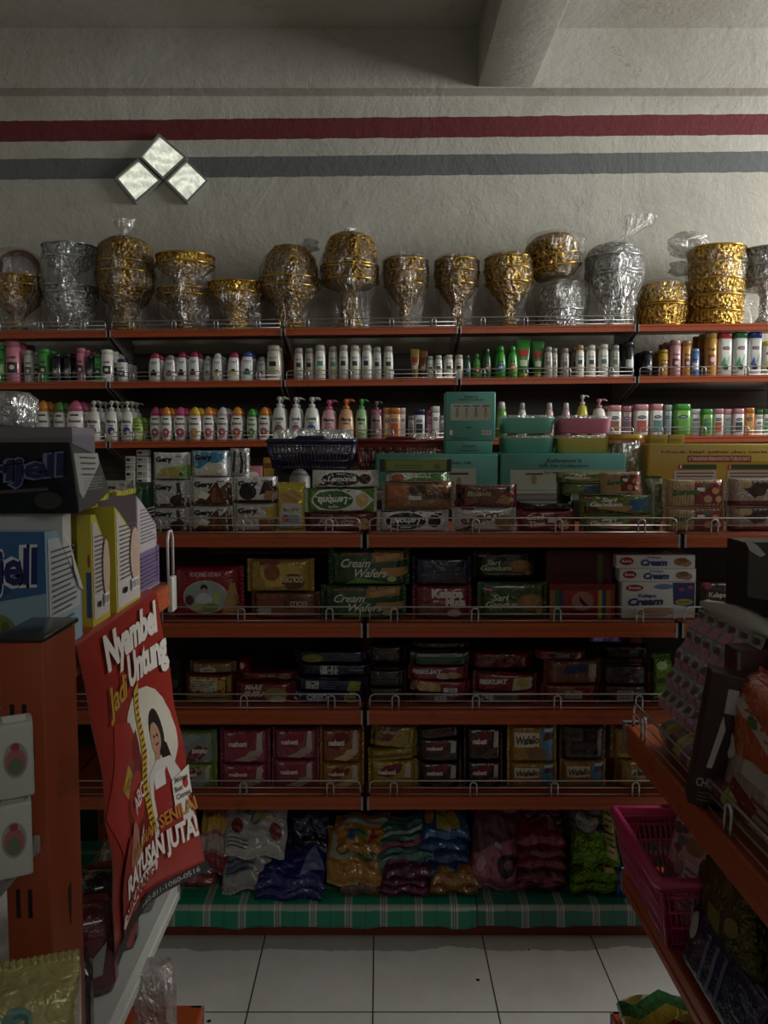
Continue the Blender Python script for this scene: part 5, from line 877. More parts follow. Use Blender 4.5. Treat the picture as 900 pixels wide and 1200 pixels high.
pack(522, 581, 459.5, 517, 'upright teal display carton with four small product pictures', '#4fa898', [('r', .1, .42, .9, .76, '#b4b8a6'), ('t', 'Johnson’s', .5, .9, .055, '#1c4a4c', .28, 0, .3), ('t', 'Head-to-Toe Gift Set', .5, .84, .04, '#1c4a4c', .5)]+[q for i in range(4) for q in (('r', .16+.19*i, .7, .3+.19*i, .72, '#2a3434'), ('e', .23+.19*i, .56, .03, .09, ['#94826c', '#a8905c', '#7c8c7c', '#a89454'][i]), ('r', .215+.19*i, .63, .245+.19*i, .67, '#5a5448'))]+[('e', .46, .27, .06, .015, '#1c3a6c'), ('r', .08, .12, .14, .22, '#dcdcd4'), ('bar', .72, .12, .92, .22), ('r', .1, .05, .5, .06, '#1c4a4c')], 'box', Y=LY+.02, d=.09, name='display_carton', z=zat(517, LY+.02)+.001)
def tub(x0, x1, y0, y1, c, label, z, Y=LY+.03):
    a = P(x0, y1, Y); b = P(x1, y0, Y); w = (b.x-a.x)/2; h = b.z-a.z; o = thing('food_tub', label, 'tub', ((a.x+b.x)/2, Y+.07, z), (0, 0, 0), 'plastic tubs stacked on the teal carton'); dd = .07
    MB().loft([(0, w*.88, dd*.88), (.004, w*.92, dd*.92), (h*.78, w*.98, dd), (h*.82, w*.98, dd)], plastic(c), 40, 5).build('tub_body', o)
    MB().loft([(h*.8, w*1.0, dd*1.02), (h*.82, w, dd*1.03), (h*.87, w, dd*1.03), (h*.95, w*.95, dd*.96), (h*.99, w*.86, dd*.88), (h, w*.5, dd*.5)], clear('#c8d0c8', .42), 40, 5).build('lid', o)
    m = MB(); m.loft([(h*.1, w*.9, dd*.9), (h*.69, w*.94, dd*.96)], plastic(c), 40, 5); return o
z1 = TOPC+.001; hz = zat(508.5, LY+.03)
tub(588.5, 652, 508.5, 531, '#58b8a0', 'lower teal green tub with clear lid', z1); tub(588, 652.5, 486, 508, '#5cc0a6', 'upper teal green tub with clear lid', hz+.002)
tub(653, 718, 508.5, 531, '#c4c04c', 'yellow-olive tub under the pink one', z1); tub(655, 720, 485.5, 507, '#dc7ca0', 'pink tub with clear lid on the yellow one', hz+.002)
# clear canister with yellow lid
a = P(717, 575, LY); b = P(757, 509, LY); o = thing('snack_canister', 'clear canister of yellow snacks with flat yellow lid', 'canister', ((a.x+b.x)/2, LY+.06, LZ+.001)); w = (b.x-a.x)/2; h = b.z-LZ
MB().loft([(0, w*.82, w*.82), (h*.9, w*.93, w*.93)], clear('#a8a080', .3), 32, 3, True).build('canister_body', o); MB().loft([(h*.9, w, w), (h*.93, w*1.03, w*1.03), (h, w, w)], plastic('#c9a01c'), 32, 3).build('lid', o)
m = MB(); r = random.Random(3)
for i in range(60):
    x, y, zz = r.uniform(-.6, .6)*w, r.uniform(-.6, .6)*w, r.uniform(.06, .7)*h; m.loft([(zz, .001, .001), (zz+.006, .009, .009), (zz+.014, .009, .009), (zz+.02, .001, .001)], card(r.choice(['#8c8030', '#a08a34', '#6c7430'])), 8)
    for q in range(32): vx = m.v[-32+q]; m.v[-32+q] = (vx[0]+x, vx[1]+y, vx[2])
tag(m.build('snack_filling', o), kind='stuff')
pack(758, 915, 520.5, 575, 'big yellow baby-care carton with red headline', '#b89a1c', [('r', .46, .62, .98, .0, '#b89a1c'), ('t', 'Untuk bayi sehat dan ceria', .5, .82, .06, '#8c2020', .8), ('r', .3, .6, .78, .74, '#a02424'), ('t', '4 TAHAPAN PERAWATAN TUBUH BAYI', .54, .67, .085, '#e0d0b0', .46), ('r', .24, .45, .52, .55, '#2c4a2c'), ('e', .25, .5, .02, .06, '#b02424'), ('t', '1', .25, .5, .08, '#e8e0d0', .01), ('r', .62, .45, .98, .55, '#2c4a2c'), ('e', .62, .5, .02, .06, '#b02424'), ('t', '2', .62, .5, .08, '#e8e0d0', .012), ('r', .2, .0, .52, .42, '#b8aca8'), ('lines', .22, .05, .5, .4, 5, '#5c3c34'), ('r', .6, .0, .98, .42, '#b8aca8'), ('lines', .62, .05, .96, .4, 5, '#5c3c34')], 'box', Y=LY, d=.2, name='gift_carton', z=LZ+.001)
zt = zat(520.5, LY)
for i, (a_, b_) in enumerate([(762, 783), (783.5, 802)]): minibox(a_, b_, 510, 520.5, LY+.03, '#b8981c', ['left', 'right'][i]+' small yellow box on top of the big yellow carton', [('r', .1, .3, .8, .5, '#a08418')]).location.z = zt+.002
# shopping baskets with goods
def basket(x0, x1, y0, y1, Y, dep, c, label, zb, notch=True, name='shopping_basket', taper=.86, rr_=.008):
    a = P(x0, y0, Y); b = P(x1, y1, Y); w = b.x-a.x; h = a.z-zb; o = thing(name, label, 'basket', ((a.x+b.x)/2, Y+dep/2, zb)); M_ = plastic(c); m = MB()
    def pt(u, v, k):     # u 0..4 round the sides, v height
        s = int(u) % 4; t = u-int(u); W2, D2 = w/2*(taper+(1-taper)*v), dep/2*(taper+(1-taper)*v); q = [(-W2, -D2), (W2, -D2), (W2, D2), (-W2, D2)]; p0, p1 = q[s], q[(s+1) % 4]
        return Vector((p0[0]+(p1[0]-p0[0])*t, p0[1]+(p1[1]-p0[1])*t, v*h))
    for s in range(4):
        L_ = w if s % 2 == 0 else dep; n = max(8, int(L_/.0125))
        for i in range(n+1): u = s+i/n*.9999; m.tube([pt(u, .02, 0), pt(u, .88, 0)], .0028 if i not in (0, n) else .006, M_, 4)
        for v in (.04, .3, .55, .8): m.tube([pt(s+.0001, v, 0), pt(s+.9999, v, 0)], .0032, M_, 4)
        up = pt(s+.0001, .86, 0), pt(s+.9999, .86, 0), pt(s+.9999, 1, 0), pt(s+.0001, 1, 0)
        m.add(list(up), [(0, 1, 2, 3)], M_)
    m.box(-w/2*taper, w/2*taper, -dep/2*taper, dep/2*taper, 0, .004, M_)
    m.build('basket_body', o)
    q = MB(); K = [pt(s+t, 1, 0) for s in range(4) for t in (0.02, .5, .98)]; q.tube(K, rr_, M_, 8, True)
    if notch:
        for s in (0, 2):
            p = [pt(s+t, 1, 0)+Vector((0, 0, dz)) for t, dz in ((.3, 0), (.36, .012), (.64, .012), (.7, 0))]; q.tube(p, .006, M_, 6)
    q.build('rim', o); return o
bk1 = basket(313, 415, 516, 549, 2.60, .26, '#17204c', 'navy blue plastic shopping basket perched at left above biscuit packs', zat(549, 2.60))
bk2 = basket(418, 521, 517, 549, 2.885, .19, '#8c1c14', 'red plastic basket partly behind the teal carton', LZ+.001)
pack(322, 420, 549.5, 575, 'dark brown carton carrying the navy basket', '#241a16', [('r', .1, .2, .9, .8, '#2c201a')], 'box', Y=2.69, d=.19, name='carton_box', cat='box', z=LZ+.001)
bk1.location.z = zat(549.5, 2.69)+.002
def cushionpack(x, y, z, w, d_, h, c, label, rot=(0, 0, 0), des=None, cat='pack', name='wrapped_pack', mt=None):
    o = thing(name, label, cat, (x, y, z), rot)
    M_ = mt or foil(c); m = MB(); m.loft([(0, w*.42, d_*.42), (h*.15, w*.5, d_*.5), (h*.8, w*.5, d_*.5), (h, w*.4, d_*.4)], M_, 36, 5, True, lambda t, zz: 1+.025*math.sin(7*t+zz*60)+.015*math.sin(13*t)); m.build('wrapper', o)
    if des: f = lambda u, v, e: (-w*.4+u*w*.8, -d_*.505-e, h*.15+v*h*.65); D = Deco(f, w*.8, h*.65, .05); g = MB(); D.draw(des, g, g); g.build('printed_artwork', o)
    return o
bx = bk1.location.x; bz = bk1.location.z
cushionpack(bx-.06, 2.73, bz+.05, .15, .16, .085, '#c4c8c2', 'pale clear-wrapped pack heaped in left half of the navy basket', mt=clear('#d4dcd0', .6))
cushionpack(bx+.075, 2.73, bz+.05, .12, .16, .08, '#c4c8c8', 'pale wrapped pack heaped in right half of the navy basket', mt=clear('#dadfe0', .6))
for i in range(5):
    xx = bk2.location.x-.115+.035*i
    q = thing('slim_pack', ['leftmost of five blue-white slim packs leaning in the red basket', 'second blue-white slim pack leaning in red basket', 'third blue-white slim pack leaning in red basket', 'fourth blue-white slim pack leaning in red basket', 'rightmost blue-white slim pack leaning in red basket'][i], 'pack', (xx+.02, 2.98, zat(549, 2.98)), (0, -.62, 0), 'slim packs in the red basket')
    MB().box(-.008, .008, -.04, .04, 0, .135-.01*i, foil('#aab4c0'), .003).build('wrapper', q); g = MB(); g.box(-.0086, .0086, -.0406, .0406, .02, .05, ink('#3c5c84')); g.box(-.0086, .0086, -.0406, .0406, .1, .105, ink('#3c5c84')); g.build('printed_band', q)
cushionpack(bk2.location.x-.045, 2.98, LZ+.006, .15, .14, zat(549, 2.98)-LZ-.01, '#b4b8b4', 'white bundle under the slim packs in the red basket', mt=clear('#c8ccca', .5))
cushionpack(bk2.location.x+.08, 2.98, LZ+.006, .11, .14, zat(508, 2.98)-LZ-.01, '#b4b8b4', 'white film-wrapped pack in right half of red basket', mt=clear('#c8ccca', .5))
o = thing('metal_pot', 'round grey steel pot under the navy basket', 'pot', (P(351, 560, 2.6).x, 2.60, GZ[1]+.001)); hh = zat(550, 2.56)-GZ[1]; SM_ = NT('dull_steel').p(Base_Color=(.22, .22, .22, 1), Metallic=.3, Roughness=.55).m
MB().loft([(0, .03, .03), (hh*.5, .036, .036), (hh*.85, .034, .034), (hh*.9, .026, .026)], SM_, 28).build('pot_body', o); MB().loft([(hh*.9, .028, .028), (hh*.96, .02, .02), (hh, .008, .008)], SM_, 28).build('lid', o)
# ================================================================ left aisle gondola
LX = -.45
lg = thing('aisle_gondola', 'orange slotted-post gondola rack close at the left side', 'shelving', (LX, 1.0, 0)); lo = Vector((-LX, -1.0, 0))
def wp(x, y, z): return Vector((x, y, z))+lo
m = MB(); px0, px1, py0, py1, pz = -.455, -.40, .93, 1.03, 1.155
a, b = wp(px0, py0, 0), wp(px1, py1, pz); m.box(a.x, b.x, a.y, b.y, FZ, pz, paint('#a9401c'), .003)
for z in [1.055-.115*i for i in range(9)]:
    for xx in (-.440, -.4255): q = wp(xx, py0, z); m.box(q.x-.0025, q.x+.0025, q.y-.0008, q.y+.002, q.z-.012, q.z+.024, DARK)
q = wp(px1, .985, .80); m.prism([(q.y-.004, .82), (q.y+.004, .825), (q.y+.005, .80), (q.y+.001, .77), (q.y-.003, .80)], q.x-.001, q.x+.0008, DARK, 'x')
up_ = m.build('upright', lg); c_ = MB(); c_.box(a.x-.004, b.x+.003, a.y-.004, b.y+.004, pz, pz+.007, plastic('#26231f'), .002); c_.build('post_cap', up_)
m = MB(); q = wp(px1, py0+.02, .42); m.box(q.x, q.x+.0006, q.y, q.y+.06, .30, .63, card('#b5604c')); m.build('faded_tape', up_)
SHZ = 1.092
for (z, ya, yb_, mt, lip, xf) in ((SHZ, 1.035, 1.70, None, .045, LX), (.43, .80, 1.70, plastic('#b9bab4'), .05, LX), (.13, .6, 1.70, None, .05, -.40), (.92, .55, .925, plastic('#8c8c88'), .02, -.415), (.60, .55, .925, None, .04, -.43)):
    shelf(lg, wp(xf, ya, z), wp(xf, yb_, z), .42, lip, Vector((-1, 0, 0)), mt)
upright(lg, wp(-.9, 0, 0).x, wp(0, 1.66, 0).y, FZ, 1.2); upright(lg, wp(-.9, 0, 0).x, wp(0, .6, 0).y, FZ, 1.2)
m = MB(); q = wp(-.445, 1.665, SHZ-.06); m.box(q.x-.006, q.x+.006, q.y, q.y+.035, q.z, q.z+.075, plastic('#c9c8bf'), .003); m.build('rail_end', lg)
m = MB(); m.tube([wp(-.44, 1.635, SHZ+.02), wp(-.44, 1.635, SHZ+.10), wp(-.44, 1.645, SHZ+.115), wp(-.44, 1.665, SHZ+.115), wp(-.44, 1.675, SHZ+.10), wp(-.44, 1.675, SHZ+.02)], .003, plastic('#c8c6c0'), 6); m.build('wire_guard', lg)
# ---- advertising poster draped from the shelf
def lerp(L, t):
    t = max(0, min(.99999, t)); n = len(L)-1; i = int(t*n); f = t*n-i; return L[i]*(1-f)+L[i+1]*f
TN, TF = PX(88, 757, -.443), PX(182, 693, -.443)
bot = [P(133, 1134, 1.30), P(150, 1088, 1.37), P(168, 1060, 1.42), P(188, 1046, 1.46), P(215, 1032, 1.52), P(241, 1019, 1.58)]
def pm(u, v, e):
    t = TN*(1-u)+TF*u; b = lerp(bot, u); p = t*v+b*(1-v)
    if v > .985: pass
    bul = math.sin(PI*(1-v))*(.018*math.sin(u*5+1)+.012*(1-u))
    cr = .003*math.sin(v*22+u*4)*(1-abs(2*v-1))
    return p+Vector((e+bul*.6+cr+.002, 0, 0))
po = thing('advertising_poster', 'red chilli-sauce advertising poster draped over the left shelf edge', 'poster', TN); m = MB(); NU, NV = 24, 48
o0 = lambda p: p-TN
t = NT('poster_red'); x = t.obj(); t.p(Base_Color=t.mix(t.noise(3, 3), lin('#b0281c'), lin('#8c1e17')), Roughness=.3, Coat_Weight=.3); t.bump(t.noise(9, 3), .2, .008); PR = t.m
for s, M_ in ((0, PR), (-.0012, card('#b8a89c'))):
    m.add([o0(pm(i/NU, k/NV, s)) for i in range(NU+1) for k in range(NV+1)], [(i*(NV+1)+k, (i+1)*(NV+1)+k, (i+1)*(NV+1)+k+1, i*(NV+1)+k+1) for i in range(NU) for k in range(NV)], M_, True)
# fold over the shelf top
m.add([o0(pm(i/NU, 1, 0)+Vector((dx, 0, dz))) for i in range(NU+1) for dx, dz in ((0, 0), (-.006, .004), (-.06, .004))], [(i*3+k, (i+1)*3+k, (i+1)*3+k+1, i*3+k+1) for i in range(NU) for k in range(2)], PR, True)
m.recalc = False; m.build('sheet', po)
D = Deco(lambda u, v, e: o0(pm(u, v, e)), .42, .80, .02); D.base = .0010; D.st = .00010; g, tx = MB(), MB()
WH = '#d8cfc6'
D.draw([('e', .62, .53, .34, .20, '#c8bfae'), ('p', [(.0, .5), (.2, .72), (.42, .66), (.62, .4), (.55, .25), (.2, .2)], '#a8221a'),
 ('p', [(.2, .18), (.24, .42), (.34, .5), (.38, .6), (.5, .62), (.52, .5), (.56, .4), (.5, .16)], '#7c1612'), ('e', .42, .4, .13, .09, '#a8281c'), ('p', [(.2, .5), (.28, .56), (.36, .5), (.28, .44)], '#b8901c'),
 ('e', .76, .55, .075, .085, '#1c1410'), ('p', [(.72, .56), (.84, .5), (.92, .36), (.84, .38)], '#1c1410'), ('e', .74, .535, .055, .055, '#b07c60'), ('r', .715, .44, .765, .5, '#b07c60'), ('p', [(.60, .2), (.64, .42), (.72, .46), (.86, .45), (.94, .38), (.98, .2)], '#c8c0b8'), ('p', [(.64, .16), (.66, .34), (.70, .42), (.74, .36), (.82, .42), (.88, .32), (.88, .16)], '#9c1c18'), ('r', .69, .36, .8, .42, '#d0c8c0'), ('e', .725, .543, .008, .006, '#201814'), ('e', .76, .543, .008, .006, '#201814'), ('p', [(.72, .515), (.745, .508), (.77, .515), (.745, .518)], '#8c2018'),
 ('p', [(.53, .74), (.6, .76), (.62, .24), (.54, .22)], '#c89c1c'), ('lines', .545, .25, .605, .73, 22, '#5c2414'),
 ('e', .2, .14, .12, .2, '#8c1c16'), ('e', .28, .26, .06, .1, '#b0645c'), ('p', [(.3, .12), (.4, .24), (.43, .3), (.36, .26), (.33, .2)], '#c0a49c'),
 ('p', [(.82, .27), (.84, .36), (1, .39), (.99, .29)], '#cfc6ba'), ('e', .95, .335, .025, .02, '#a82420'), ('p', [(.0, .0), (1, .0), (1, .035), (.0, .05)], '#17130f'),
 ('p', [(.08, .085), (.1, .065), (.56, .1), (.58, .125), (.56, .14), (.1, .11)], '#c8bcb0')], g, tx)
D.text(tx, 'Nyambel', .55, .925, .105, ink(WH), .72, .0, .1, .05); D.text(tx, 'Untung', .70, .815, .105, ink(WH), .55, 0, .1, .05); D.text(tx, 'Jadi', .28, .79, .085, ink('#c08a1c'), .26, 0, .1, .02)
D.text(tx, 'ABC', .42, .4, .06, ink('#d8c4bc'), .2, .2, 0, .02); D.text(tx, 'HADIAH SENILAI', .6, .25, .05, ink('#b8701c'), .8, 0, .0, .02); D.text(tx, 'RATUSAN JUTA!', .56, .17, .085, ink(WH), .82, 0, 0, .04)
D.text(tx, 'SEKARANG!', .33, .1, .04, ink('#8c1c16'), .42, .02, 0, .03); D.text(tx, '+62-811-1060-0516', .62, .02, .02, ink('#9c948c'), .6); D.text(tx, 'Ahlinya', .915, .355, .02, ink('#2c201c'), .12); D.text(tx, 'Buat', .88, .325, .02, ink('#2c201c'), .07); D.text(tx, 'Citarasa', .91, .298, .02, ink('#2c201c'), .13)
D.text(tx, 'PROMO', .28, .5, .03, ink('#5c2414'), .12, .3)
g.recalc = tx.recalc = False; g.build('printed_artwork', po); tx.build('lettering', po)
# ---- cartons on that shelf: side profile in (Y, Z), front faces the camera, side faces the aisle
def prof_box(poly, x0, x1, label, c, side=None, front=None, edge=None, name='jelly_carton', cat='carton', fw=None):
    ym = min(p[0] for p in poly); zm = min(p[1] for p in poly); yM = max(p[0] for p in poly); zM = max(p[1] for p in poly)
    o = thing(name, label, cat, (x1, ym, zm)); pl = [(a-ym, b-zm) for a, b in poly]; m = MB(); m.prism(pl, x0-x1, 0, card(c), 'x'); m.build('carton', o)
    H, Dp = zM-zm, yM-ym
    def clip(pts):   # shrink the outline a little for the side print
        cy = sum(p[0] for p in pl)/len(pl); cz = sum(p[1] for p in pl)/len(pl); return [((cy+(a-cy)*pts)/Dp, (cz+(b-cz)*pts)/H) for a, b in pl]
    if side:
        D = Deco(lambda u, v, e: (e, u*Dp, v*H), Dp, H, .2); g, t = MB(), MB(); D.poly(g, clip(side[0]), ink(side[1])); D.draw(side[2], g, t); g.build('side_print', o)
        if t.v: t.build('lettering', o)
    if front:
        h2 = fw or max(p[1] for p in pl if p[0] < .02); D = Deco(lambda u, v, e: ((x0-x1)*(1-u), -e, v*h2), x1-x0, h2, .2); g, t = MB(), MB(); D.draw(front, g, t); g.build('front_print', o)
        if t.v: t.build('brand_lettering', o)
    return o
z0 = SHZ+.001+.005
prof_box([(1.06, z0), (1.06, 1.272), (1.10, 1.27), (1.185, 1.168), (1.185, z0)], -.80, -.45, 'blue and white jelly powder carton with torn side flap, behind the black post cap', '#7fa0b8',
 (.88, '#b9bdbe', [('r', .06, .0, .94, .3, '#93aebc'), ('lines', .12, .32, .8, .85, 12, '#5a6068'), ('lines', .1, .05, .7, .28, 5, '#3f6688'), ('p', [(.4, .98), (.56, .9), (.97, .42), (.85, .46), (.7, .62), (.62, .8)], '#cfcdc8')]),
 [('p', [(.0, 1), (1, 1), (1, .52), (.8, .45), (.4, .5), (.0, .4)], '#2a5c94'), ('e', .62, .6, .26, .2, '#1f4a84'), ('t', 'Nutrijell', .72, .7, .3, '#c9cdd4', .5, .04, .1, .09), ('t', 'Nutrijell', .72, .7, .3, '#17246c', .5, .04, .1, .03), ('e', .80, .22, .08, .14, '#6c7c2c'), ('e', .77, .26, .03, .08, '#8c9a4c'), ('e', .84, .2, .02, .1, '#4c5c1c'), ('e', .60, .16, .06, .13, '#8c1f24'), ('r', .4, .03, .99, .08, '#a8b8c0')])
q = prof_box([(1.19, z0), (1.19, 1.287), (1.222, 1.287), (1.222, z0)], -.80, -.478, 'white and orange sachet carton squeezed behind the blue carton', '#b9b6b0', None, [('r', .3, .6, .9, .86, '#b8602c'), ('r', .3, .3, .96, .5, '#a8502c'), ('r', .02, .5, .28, .9, '#2c6c9c')])
prof_box([(1.153, 1.392), (1.268, 1.372), (1.318, 1.312), (1.25, 1.292), (1.18, 1.286)], -.85, -.45, 'tilted black jelly powder carton with blue lettering, on top of the other cartons', '#15151a',
 (.96, '#4c4a4a', [('p', [(.08, .85), (.68, .84), (.72, .68), (.28, .2), (.2, .3)], '#a9a9a6'), ('lines', .3, .3, .8, .5, 5, '#8c8a88'), ('p', [(.2, .8), (.6, .78), (.6, .76), (.22, .78)], '#55555a'), ('p', [(.22, .72), (.6, .7), (.6, .68), (.23, .7)], '#55555a'), ('p', [(.24, .64), (.58, .62), (.58, .6), (.25, .62)], '#55555a'), ('p', [(.25, .56), (.54, .54), (.54, .52), (.26, .54)], '#55555a')]),
 [('t', 'Nutrijell', .70, .58, .32, '#5c6690', .56, .1, .1, .08), ('t', 'Nutrijell', .70, .58, .32, '#16184c', .56, .1, .1, .03), ('r', .45, .84, .58, .94, '#6c6a6c'), ('p', [(.52, .24), (.92, .34), (.92, .38), (.52, .29)], '#4c3a3c'), ('e', .5, .1, .06, .1, '#5c4a1c'), ('e', .58, .08, .05, .1, '#7c2c24'), ('e', .92, .2, .05, .12, '#2c3028')], fw=.106)
YB_ = [('lines', .14, .30, .84, .82, 13, '#5c5458'), ('e', .72, .5, .2, .26, '#c8a490'), ('e', .3, .2, .08, .03, '#1c1c1c'), ('bar', .54, .16, .84, .27)]
prof_box([(1.235, z0), (1.235, 1.278), (1.255, 1.278), (1.315, 1.205), (1.315, z0)], -.474, -.452, 'narrow yellow-edged powder carton, nearest of the yellow ones', '#b8a41c', (.86, '#bdb4ae', YB_), [('r', .6, .1, .95, .5, '#2c4a8c'), ('e', .8, .6, .08, .06, '#a02c24')])
prof_box([(1.335, z0), (1.335, 1.284), (1.36, 1.272), (1.47, 1.206), (1.47, z0)], -.60, -.448, 'middle yellow-edged powder carton with bar code facing the aisle', '#b8a81c', (.9, '#c2bab4', YB_))
prof_box([(1.50, z0), (1.50, 1.292), (1.53, 1.28), (1.63, 1.225), (1.65, z0)], -.60, -.462, 'farthest powder carton with purple lower side', '#8c7c98', (.94, '#b0a8ac', [('r', .04, .02, .97, .42, '#75618c'), ('lines', .14, .5, .8, .86, 10, '#6c6468'), ('lines', .1, .06, .9, .38, 8, '#54446c')]))
for i, (ya, yb_, zt, x1, lab) in enumerate([(1.345, 1.46, 1.30, -.50, 'yellow sachets poking up inside the middle yellow carton'), (1.52, 1.64, 1.298, -.505, 'yellow sachets poking up inside the farthest carton'), (1.27, 1.32, 1.345, -.47, 'yellow sachet strip behind the tilted black carton')]):
    o = thing('sachet_bundle', lab, 'sachet', (x1, ya, 1.288 if i < 2 else 1.285)); m = MB(); n = 5; H = zt-(1.288 if i < 2 else 1.285); YM = foil('#b0a418')
    for k in range(n): xx = -.012*k; m.add([(xx, 0, 0), (xx, yb_-ya, 0), (xx, yb_-ya, H*(1-.05*k)), (xx, 0, H), (xx-.009, 0, 0), (xx-.009, yb_-ya, 0), (xx-.009, yb_-ya, H*(1-.05*k)), (xx-.009, 0, H)], [(0, 1, 2, 3), (4, 5, 6, 7), (0, 1, 5, 4), (2, 3, 7, 6), (1, 2, 6, 5), (0, 3, 7, 4)], YM)
    m.build('wrapper', o)
prof_box([(1.64+.03, z0), (1.67, 1.425), (1.80, 1.425), (1.80, z0)], -1.05, -.645, 'tall purple-grey display carton rising behind the tilted black one', '#6a6068', (.9, '#5c5460', []), [('r', .0, .93, 1, 1, '#77737a'), ('r', .1, .5, .9, .9, '#4c3448')])
cushionpack(-.84, 1.735, 1.427, .17, .10, .075, '#8c8484', 'crinkled clear film pack lying on the tall purple-grey carton', mt=clear('#a8a0a4', .55))
# ---- front left: white packs, yellow bag
WB = [('e', .5, .52, .34, .24, '#8c8a84'), ('e', .5, .5, .28, .18, '#a8505a'), ('e', .5, .44, .2, .12, '#5c6c4c'), ('e', .5, .7, .12, .05, '#9c2c34')]
for i, (x, y, z, lab) in enumerate([(-.398, .845, 1.008, 'upper white juice carton nearest the post, apple print'), (-.440, .815, 1.008, 'upper white juice carton at the frame edge, beside the post'), (-.400, .84, .922, 'lower white juice carton with grey leaf print, near the post'), (-.443, .81, .922, 'lower white juice carton cut off at the left frame edge')]):
    o = thing('juice_carton', lab, 'carton', (x, y, z+.001), (0, 0, .45), 'white juice cartons at left edge'); h = .082; m = MB(); m.box(-.018, .018, -.018, .018, 0, h, card('#b4b4ae'), .003); m.build('carton', o); g = MB()
    for f in (lambda u, v, e: (-.018+u*.036, -.018-e, v*h), lambda u, v, e: (.018+e, -.018+u*.036, v*h)): D = Deco(f, .036, h, .2); D.draw(WB, g, g)
    g.build('printed_artwork', o); s = MB(); s.add([(-.01, -.0185, h-.004), (.01, -.0185, h-.004), (.012, 0, h+.004), (-.012, 0, h+.004)], [(0, 1, 2, 3)], card('#c8c8c2')); s.build('top_flap', o)
pack(-30, 66, 1056, 1300, 'yellow-cream foil bag with green emblem at bottom left', '#b5a95e', [('e', .35, .84, .17, .05, '#5c8a7c'), ('e', .38, .84, .1, .028, '#3a6a70'), ('r', .1, .3, .9, .34, '#8c7c3c')], 'vpillow', Y=.78, d=.10, z=.605, L=.03, yaw=.3)
# ---- goods low under the poster
for i, (y, c, lab, h) in enumerate([(1.22, '#2a2424', 'black and white pack leaning under the poster, nearest', .13), (1.34, '#6c1c28', 'dark red pack under the poster, between the black ones', .15), (1.46, '#1f1d1f', 'black pack with white print under the poster', .15), (1.58, '#7c7c7a', 'grey pack farthest under the poster', .14)]):
    cushionpack(-.52, y, .431, .11, .08, h, c, lab, (0, 0, .4), [('p', [(.1, .1), (.3, .7), (.6, .5), (.9, .8), (.8, .2)], '#a8a8a4'), ('r', .1, .8, .8, .9, '#8c2c34')])
cushionpack(-.427, 1.44, .131, .07, .07, .27, '#a8808c', 'pinkish clear bag standing low beside the white shelf rail', mt=clear('#c89aa4', .55))
# ================================================================ right aisle gondola
RX = .558
rg = thing('aisle_gondola', 'orange aisle rack running towards the camera on the right', 'shelving', (RX, 1.05, 0)); ro = Vector((-RX, -1.05, 0))
def rp(x, y, z): return Vector((x, y, z))+ro
AZ = 1.38-330/930*1.75; BZ2 = .425
E = Vector((1, 0, 0))
sA = shelf(rg, rp(RX, .35, AZ), rp(RX, 1.75, AZ), .40, .06, E)
guard(rp(RX+.004, 1.735, AZ), rp(RX+.004, .36, AZ), .055, sA, [.06, .36, .66, .93], .0026, Vector((.005, 0, 0)))
m = MB(); q = rp(RX, 1.752, AZ); m.prism([(q.x-.006, AZ+.004), (q.x+.03, AZ+.004), (q.x+.06, AZ-.045), (q.x-.006, AZ-.06)], q.y, q.y+.012, plastic('#7d7c78')); m.build('end_bracket', sA)
sB = shelf(rg, rp(RX, .35, BZ2), rp(RX, 1.75, BZ2), .40, .05, E)
shelf(rg, rp(.53, .35, .10), rp(.53, 1.72, .10), .42, .06, E)
shelf(rg, rp(.70, .35, 1.045), rp(.70, 1.68, 1.045), .26, .03, E)
m = MB(); q0, q1 = rp(.965, .35, FZ), rp(.985, 1.75, 1.95); m.box(q0.x, q1.x, q0.y, q1.y, q0.z, q1.z, card('#241f1c')); m.build('back_panel', rg)  # panel's unseen upper height is added to shade the left foreground
upright(rg, rp(.95, 0, 0).x, rp(0, 1.70, 0).y, FZ, 1.97, .04, .05)  # carried up with the panel, extra height likewise added for shading
# white torn tray edge along the upper shelf
o = thing('display_tray', 'pale curved cardboard tray edge above the hanging sachets', 'tray', (.70, 1.30, 1.047)); m = MB(); vs = []
for i in range(13):
    t = i/12; p = PX(820+84*t, 706+40*t+10*math.sin(PI*t)*-.4, .69-.012*math.sin(PI*t)); w = .006+.016*math.sin(PI*t); b = p-Vector((.70, 1.30, 1.047)); vs += [(b.x, b.y, b.z-w), (b.x, b.y, b.z+w*.6), (b.x+.03, b.y, b.z+w*.6), (b.x+.03, b.y, b.z-w)]
m.add(vs, [(i*4+k, i*4+(k+1) % 4, i*4+4+(k+1) % 4, i*4+4+k) for i in range(12) for k in range(4)]+[(0, 1, 2, 3), (48, 49, 50, 51)], card('#b9b9b2'), True); m.build('tray_edge', o)
